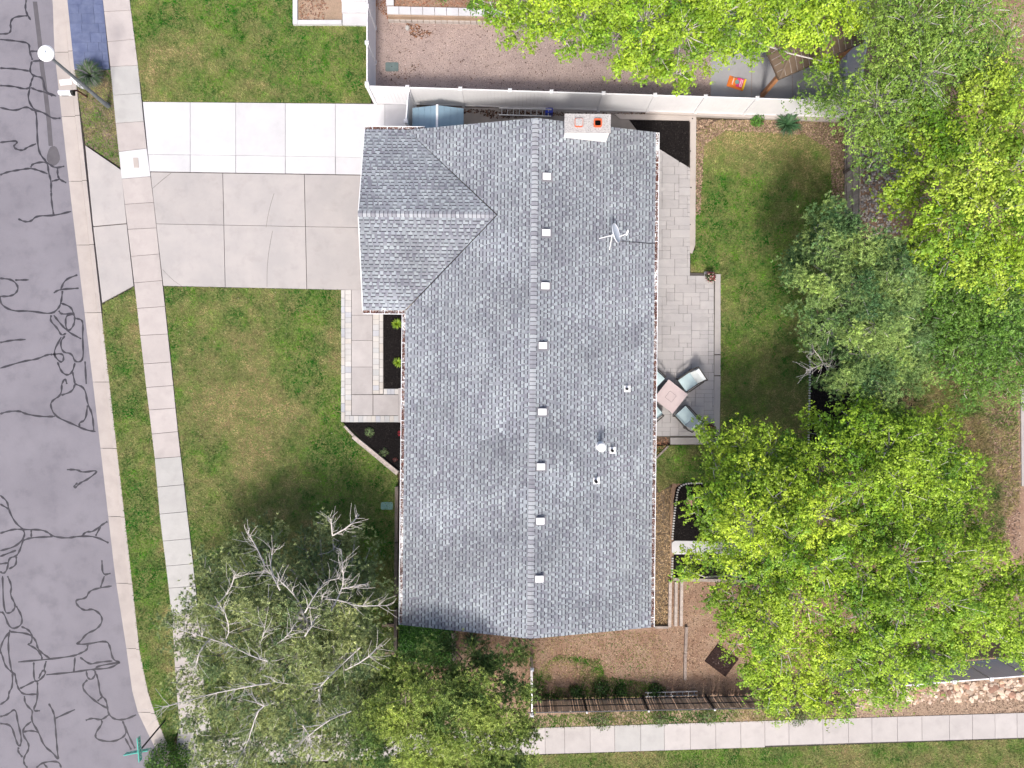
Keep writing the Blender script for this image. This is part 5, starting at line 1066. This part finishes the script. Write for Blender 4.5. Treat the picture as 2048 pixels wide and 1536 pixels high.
tree('maple_tree', (1780, 1130), [(1700, 1060, 6, 1.0), (1760, 1050, 6, 1.0), (1830, 1040, 6, 1.0), (1890, 1050, 5.6, .9), (1950, 1050, 5, .6), (1720, 1140, 6.4, 1.2), (1800, 1120, 6.6, 1.3), (1880, 1120, 6.4, 1.2), (1950, 1110, 5.6, .9), (2000, 1160, 5.4, .8), (1720, 1230, 6.2, 1.2), (1800, 1210, 6.6, 1.3), (1880, 1200, 6.4, 1.3), (1960, 1210, 6, 1.2), (2040, 1230, 6, 1.2), (1700, 1310, 5.4, 1.0), (1770, 1300, 5.6, 1.1), (1850, 1290, 5.6, 1.1), (1930, 1280, 5.4, 1.0), (2010, 1290, 5, .8), (1720, 1370, 4.6, .8), (1790, 1360, 4.6, .7), (1840, 1340, 4.4, .6), (2070, 1150, 5.4, 1.0), (1690, 1405, 4, .4), (1760, 1395, 4, .35), (2060, 1310, 4.4, .5)],
     'dense green maple in front of the shaded white fence at the lower right', cols=MAPLE, tipcol=(.25, .34, .03), tipf=.6, dens=9, per=42, clump=.165, leaf=.054, stretch=1.7, twig=.75, trunk_r=.2)

# pines
PINE = [(.048, .095, .036), (.066, .118, .044), (.038, .078, .034), (.085, .135, .05)]
def branches(lines, z, r0):
    def f(bm, b0):
        for q in lines:
            q = smooth(q, 1); n = len(q); pts = [P(x, y, z + .5 * math.sin(i * .9 + q[0][0])) - b0 for i, (x, y) in enumerate(q)]
            r_ = [r0 * (1 - .55 * i / n) for i in range(n)]; bm.tube(pts, r_, 5, cap=False)
            for i in range(1, n):
                for _ in range(4):
                    s = pts[i]; d0 = (pts[i] - pts[i - 1]).normalized(); a = random.uniform(-1.2, 1.2); d1 = Vector((d0.x * math.cos(a) - d0.y * math.sin(a), d0.x * math.sin(a) + d0.y * math.cos(a), random.uniform(-.2, .4))); L_ = random.uniform(.3, 1.0)
                    e = s + d1 * L_; m_ = s + d1 * L_ * .5 + Vector((random.uniform(-.08, .08), random.uniform(-.08, .08), .03)); bm.tube([s, m_, e], [r0 * .32, r0 * .22, .005], 3, cap=False)
    return f
BL = [[(612,1302),(587,1309),(545,1324),(512,1316),(467,1294),(420,1277),(355,1258)],[(467,1294),(450,1284),(460,1259),(447,1215)],[(552,1364),(500,1372),(462,1380),(425,1387),(375,1402),(327,1414)],[(552,1404),(520,1414),(507,1447),(495,1487),(470,1532)],[(512,1319),(542,1294),(570,1277),(587,1255),(597,1237)],[(512,1319),(515,1302),(527,1270),(530,1250)],[(517,1316),(550,1330),(587,1347)],[(720,1295),(675,1337),(652,1360),(637,1377),(612,1372),(552,1364)],[(612,1240),(597,1202),(580,1180),(555,1157),(530,1140)],[(610,1272),(627,1245),(642,1210),(645,1190)],[(610,1225),(632,1185),(652,1162),(677,1157)],[(662,1222),(685,1177),(687,1152),(685,1135),(683,1100)],[(685,1177),(712,1172),(735,1167)],[(650,1197),(687,1202),(710,1212),(772,1211)],[(702,1422),(667,1435),(637,1455),(607,1480)],[(605,1450),(620,1472),(622,1495)],[(552,1404),(520,1415),(500,1380)],[(665,1071),(662,1041)],[(665,1071),(697,1054),(717,1031)],[(530,1130),(510,1088),(495,1068)],[(560,1180),(540,1140),(545,1100)],[(637,1377),(640,1400),(635,1430)],[(430,1215),(460,1180),(470,1150)],[(420,1277),(400,1300),(392,1330)],[(690,1340),(730,1320),(760,1290)]]
silver = [(x_, y_, z_ * (.5 if y_ < 1200 else .64), r_) for x_, y_, z_, r_ in [(470, 1095, 4.6, .7), (540, 1085, 5, .8), (610, 1095, 5, .8), (680, 1105, 4.6, .7), (730, 1125, 4.2, .6), (430, 1150, 6, 1.0), (500, 1150, 7, 1.2), (580, 1160, 7.4, 1.2), (660, 1160, 6.8, 1.2), (730, 1180, 5.6, .9), (770, 1190, 4.4, .4), (390, 1220, 5.8, .8), (450, 1230, 7, 1.2), (530, 1230, 8, 1.3), (610, 1240, 8, 1.3), (690, 1240, 7, 1.2), (750, 1250, 5.4, .7), (380, 1290, 5.8, .8), (440, 1310, 7, 1.2), (520, 1320, 8, 1.3), (600, 1320, 8.4, 1.3), (680, 1320, 7.6, 1.2), (745, 1320, 6, .9), (370, 1370, 5.4, .6), (430, 1390, 6.8, 1.1), (500, 1400, 7.6, 1.3), (580, 1400, 8, 1.3), (660, 1400, 7.4, 1.2), (730, 1400, 6.4, 1.0), (390, 1440, 5.4, .6), (450, 1470, 6.4, 1.1), (520, 1480, 7, 1.2), (600, 1490, 7, 1.2), (680, 1480, 6.6, 1.1), (740, 1460, 6, .9), (420, 1530, 5.6, .8), (500, 1550, 6, 1.1), (600, 1560, 6, 1.1), (700, 1560, 5.6, .9), (665, 1075, 5.4, .4), (710, 1075, 4.8, .35), (340, 1250, 5, .3), (640, 1050, 5, .3)]]
tree('pine_tree', (690, 1200), silver, 'large thin pine with bare silvery branches filling the lower left over the lawn', cols=[(.068, .10, .046), (.092, .125, .056), (.055, .085, .04), (.13, .155, .07)], tipcol=(.25, .27, .12), tipf=.65, kind='needle', dens=7.5, per=11, clump=.2, leaf=.11, stretch=1.3, extra=branches(BL, 5.8, .028), twig=.6, trunk_r=.26, limb_r=.06, shell=.55)
tree('pine_tree', (900, 1360), [(800, 1345, 4, .9), (850, 1340, 4.2, 1.0), (810, 1400, 5, 1.1), (880, 1390, 5.4, 1.2), (950, 1380, 5, 1.1), (1010, 1335, 4, .75), (1040, 1300, 3.4, .4), (960, 1310, 3.6, .6), (900, 1290, 3.2, .3), (1030, 1380, 4.4, .7), (1040, 1430, 4.4, .6), (990, 1430, 5, 1.1), (910, 1450, 5.6, 1.3), (830, 1460, 5.4, 1.2), (770, 1440, 5, 1.0), (770, 1500, 5, .9), (850, 1520, 5.4, 1.2), (930, 1520, 5.4, 1.2), (1010, 1500, 5, 1.0), (1050, 1520, 4.6, .6), (900, 1580, 5, 1.2), (1000, 1570, 5, 1.0), (800, 1580, 5, 1.0), (940, 1345, 4.2, .8), (1050, 1470, 4.2, .4), (900, 1340, 4, .6)],
     'dense dark green pine below the house beside the ivy patch', cols=[(.05, .09, .026), (.065, .105, .03), (.04, .07, .024)], tipcol=(.22, .26, .07), tipf=.8, kind='needle', dens=7.5, per=17, clump=.19, leaf=.10, stretch=1.1, bark='barkdark', twig=.15, trunk_r=.2, shell=.6, extra=branches([[(812,1392),(810,1415),(840,1410)]], 5.6, .025))
tree('pine_tree', (1640, 610), [(1635, 450, 4.2, .7), (1680, 440, 4.6, .8), (1610, 500, 4, .7), (1660, 510, 5.2, 1.0), (1720, 490, 5.4, 1.0), (1760, 530, 5.4, 1.0), (1600, 560, 4, .6), (1650, 570, 5.4, 1.1), (1710, 580, 6, 1.2), (1780, 580, 5.8, 1.0), (1825, 560, 5, .6), (1620, 620, 4.4, .7), (1680, 640, 5.6, 1.0), (1750, 650, 5.8, 1.0), (1800, 630, 5, .8), (1610, 680, 3.6, .4), (1660, 700, 3.8, .6), (1720, 710, 5, 1.0), (1790, 700, 5, .9), (1700, 760, 4.6, .8), (1760, 770, 4.8, .9), (1820, 750, 4.4, .8), (1650, 760, 3.6, .5), (1830, 690, 4.4, .7), (1590, 525, 3.6, .35), (1780, 820, 4, .6)],
     'dark blue green pine standing at the right edge of the back lawn', cols=PINE, tipcol=(.21, .27, .08), tipf=.75, kind='needle', dens=9, per=16, clump=.17, leaf=.095, stretch=1.2, bark='bark', twig=.3, trunk_r=.2, shell=.65, extra=branches([[(1640,505),(1633,490),(1640,475)],[(1655,740),(1640,715),(1628,700)],[(1668,735),(1650,725),(1630,735),(1612,740)]], 4.6, .02))

# shrubs and small plants
def bush(name, px, py, r, h, label, cols, n=500, leaf=.035, kind='leaf', cat='shrub', tipcol=None, flowers=None, pot=False, group=None, asp=.62, arch=False):
    c = P(px, py); o = empty(name, (c.x, c.y, 0.02), label=label, cat=cat, group=group)
    if pot:
        b = MB(); b.tube([(0, 0, .03), (0, 0, .3), (0, 0, .34)], [r * .5, r * .75, r * .8], 14); b.build('pot', mt['black'], o)
    z0 = .3 if pot else 0
    if not arch:
        b = MB()
        for k in range(7): t = k * .9; b.tube([(0, 0, z0), (r * .4 * math.cos(t), r * .4 * math.sin(t), z0 + h * .5), (r * .8 * math.cos(t), r * .8 * math.sin(t), z0 + h * .75)], [.012, .008, .004], 3)
        b.build('stem', mt['barkdark'], o)
        d_ = R.normal(0, 1, (n, 3)); d_ /= np.linalg.norm(d_, axis=1)[:, None]; d_[:, 2] = np.abs(d_[:, 2]); lump = .75 + .45 * fbm(d_[:, 0] * 2 + px, d_[:, 1] * 2, 1.5)[:, None]
        Cn = d_ * np.array([r, r, h]) * lump * R.uniform(.6, 1.05, (n, 1)) + [0, 0, z0]; cc = np.array(cols)[R.integers(0, len(cols), n)] * R.uniform(.7, 1.3, (n, 1)); nrm = d_ + R.normal(0, .5, (n, 3)); nrm /= np.linalg.norm(nrm, axis=1)[:, None]
        leaf_mesh('foliage', Cn, nrm, leaf * R.uniform(.6, 1.3, n), cc, o, asp=asp)
        if flowers:
            m_ = int(n * .45); k = R.integers(0, n, m_); fc = np.array(flowers)[R.integers(0, len(flowers), m_)] * R.uniform(.8, 1.2, (m_, 1)); leaf_mesh('flowers', Cn[k] * np.array([1.04, 1.04, 1.08]), nrm[k], np.full(m_, leaf * .9), fc, o, asp=.9)['kind'] = 'stuff'
    else:   # arching straps
        th = R.uniform(0, 6.283, n); ln = r * R.uniform(.5, 1.05, n); hh = h * R.uniform(.5, 1.1, n); w_ = leaf * R.uniform(.7, 1.2, n)
        D = np.stack([np.cos(th), np.sin(th), np.zeros(n)], 1); Sd = np.stack([-np.sin(th), np.cos(th), np.zeros(n)], 1)
        quads = []; K = 4
        f = lambda t: D * (ln * t)[:, None] + np.array([0, 0, 1.]) * (hh * 4 * t * (1 - t * .72))[:, None] * .6
        for k in range(K):
            t0, t1 = k / K, (k + 1) / K; w0 = (w_ * (1 - t0 ** 2))[:, None]; w1 = (w_ * (1 - t1 ** 2) + .001)[:, None]
            quads.append(np.stack([f(t0) - Sd * w0, f(t0) + Sd * w0, f(t1) + Sd * w1, f(t1) - Sd * w1], 1))
        V = np.stack(quads, 1).reshape(-1, 3); cc = np.array(cols)[R.integers(0, len(cols), n)] * R.uniform(.75, 1.25, (n, 1)); link('leaves', np_mesh('leaves', V, 4, np.repeat(cc, K, 0)), mt['leaf'], o)
    return o
bush('lavender_bush', 188, 155, .72, .6, 'grey green spiky bush between the blue strip and the street lamp', [(.06, .11, .05), (.10, .15, .07), (.05, .08, .04), (.17, .16, .18)], n=620, leaf=.018, arch=True)
bush('flower_pot', 1417, 556, .27, .3, 'pot of red and white flowers at the upper right corner of the patio', [(.05, .10, .03), (.08, .14, .04)], 420, .03, flowers=[(.45, .05, .10), (.6, .25, .28), (.65, .6, .5), (.3, .03, .06)], pot=True, cat='flower pot', group='flower pots on the patio')
bush('flower_pot', 1415, 856, .27, .3, 'pot of dark red flowers at the lower right corner of the patio', [(.04, .09, .03), (.03, .05, .02)], 420, .03, flowers=[(.35, .04, .08), (.5, .25, .25), (.1, .02, .03)], pot=True, cat='flower pot', group='flower pots on the patio')
LIMEP = [(.22, .34, .02), (.30, .42, .03), (.15, .26, .02)]
bush('lime_plant', 795, 648, .27, .22, 'lime green spiky plant at the upper end of the black front bed', LIMEP, 110, .022, arch=True, cat='plant', group='lime plants in the front bed')
bush('lime_plant', 797, 725, .26, .22, 'lime green spiky plant at the lower end of the black front bed', LIMEP, 110, .022, arch=True, cat='plant', group='lime plants in the front bed')
bush('leafy_plant', 740, 864, .24, .2, 'pale green leafy plant near the upper point of the black corner bed', [(.16, .24, .09), (.22, .30, .13), (.10, .17, .06)], 240, .035, cat='plant')
bush('leafy_plant', 769, 904, .22, .18, 'smaller pale green plant beside the timber edging of the corner bed', [(.13, .21, .08), (.2, .28, .12)], 150, .033, cat='plant')
bush('red_plant', 801, 866, .14, .15, 'small bright red plant in the corner bed close to the gutter', [(.55, .03, .05), (.35, .03, .05)], 90, .03, cat='plant')
bush('red_plant', 790, 919, .12, .1, 'faint dark red seedling near the lower tip of the corner bed', [(.25, .03, .04), (.12, .03, .03)], 40, .03, cat='plant')
bush('iris_clump', 1572, 252, .68, .45, 'large dark green clump of arching strap leaves beside the white fence', [(.05, .12, .05), (.08, .16, .07), (.035, .09, .04)], 150, .03, arch=True, cat='plant')
bush('leafy_plant', 1513, 241, .36, .3, 'bright green round leafy plant in the dirt beside the white fence', [(.08, .22, .03), (.12, .28, .04), (.05, .15, .02)], 420, .045, cat='plant')
bush('round_shrub', 885, 6, .45, .5, 'green shrub in the raised bed at the top edge of the view', [(.06, .18, .02), (.09, .24, .03)], 600, .04)
bush('round_shrub', 950, 5, .42, .5, 'bright green shrub nearest the maple in the raised bed', [(.08, .22, .02), (.05, .16, .02)], 600, .04)
bush('corner_shrub', 345, 1522, 1.1, 1.3, 'dark green leafy shrub at the street corner under the sign', [(.05, .12, .02), (.07, .17, .025), (.14, .25, .04)], 3800, .05)
for i, (x, y, rr, lb) in enumerate(((1150, 1380, .3, 'weedy green shrub at the left end of the dark slat fence'), (1200, 1376, .42, 'wide green shrub against the inner side of the slat fence'), (1240, 1380, .3, 'small green shrub left of the ladder by the slat fence'), (1310, 1378, .35, 'green weeds growing above the ladder by the slat fence'))):
    bush('round_shrub', x, y, rr, .4, lb, [(.04, .10, .02), (.07, .15, .03), (.03, .07, .015)], 420, .04)
for x, y, rr, lb in ((1205, 1437, .55, 'pale green weed bush leaning over the lower sidewalk nearest the pine'), (1320, 1434, .42, 'pale green weed bush in the middle of the weedy verge'), (1415, 1430, .42, 'pale green weed bush on the verge nearest the maple'), (1595, 1432, .45, 'green grass tuft spilling onto the lower sidewalk under the maple')):
    bush('weed_bush', x, y, rr, .35, lb, [(.13, .20, .06), (.18, .25, .09), (.09, .15, .05)], 380, .035, cat='plant')
bush('fern_clump', 945, 1278, .5, .3, 'dark fern like clump under the lower roof edge right of the ivy', [(.03, .07, .02), (.05, .09, .03)], 90, .03, arch=True, cat='plant')
# ivy
x, y, _ = sample(PX([(799, 1240), (907, 1250), (910, 1322), (880, 1330), (800, 1316)]), 14000)
n = len(x); Cn = np.stack([x, y, .06 + .22 * fbm(x, y, 1.4) + R.uniform(-.05, .04, n)], 1); nrm = R.normal(0, .45, (n, 3)) + [0, 0, 1]; nrm /= np.linalg.norm(nrm, axis=1)[:, None]
tag(leaf_mesh('ivy', Cn, nrm, .04 * R.uniform(.6, 1.2, n), np.array([(.03, .12, .012), (.05, .17, .015), (.02, .08, .01), (.09, .24, .03)])[R.integers(0, 4, n)], asp=.75), 'dark glossy ivy ground cover below the lower left corner of the house', None, None, 'stuff')

S.render.resolution_x = 1024; S.render.resolution_y = 768
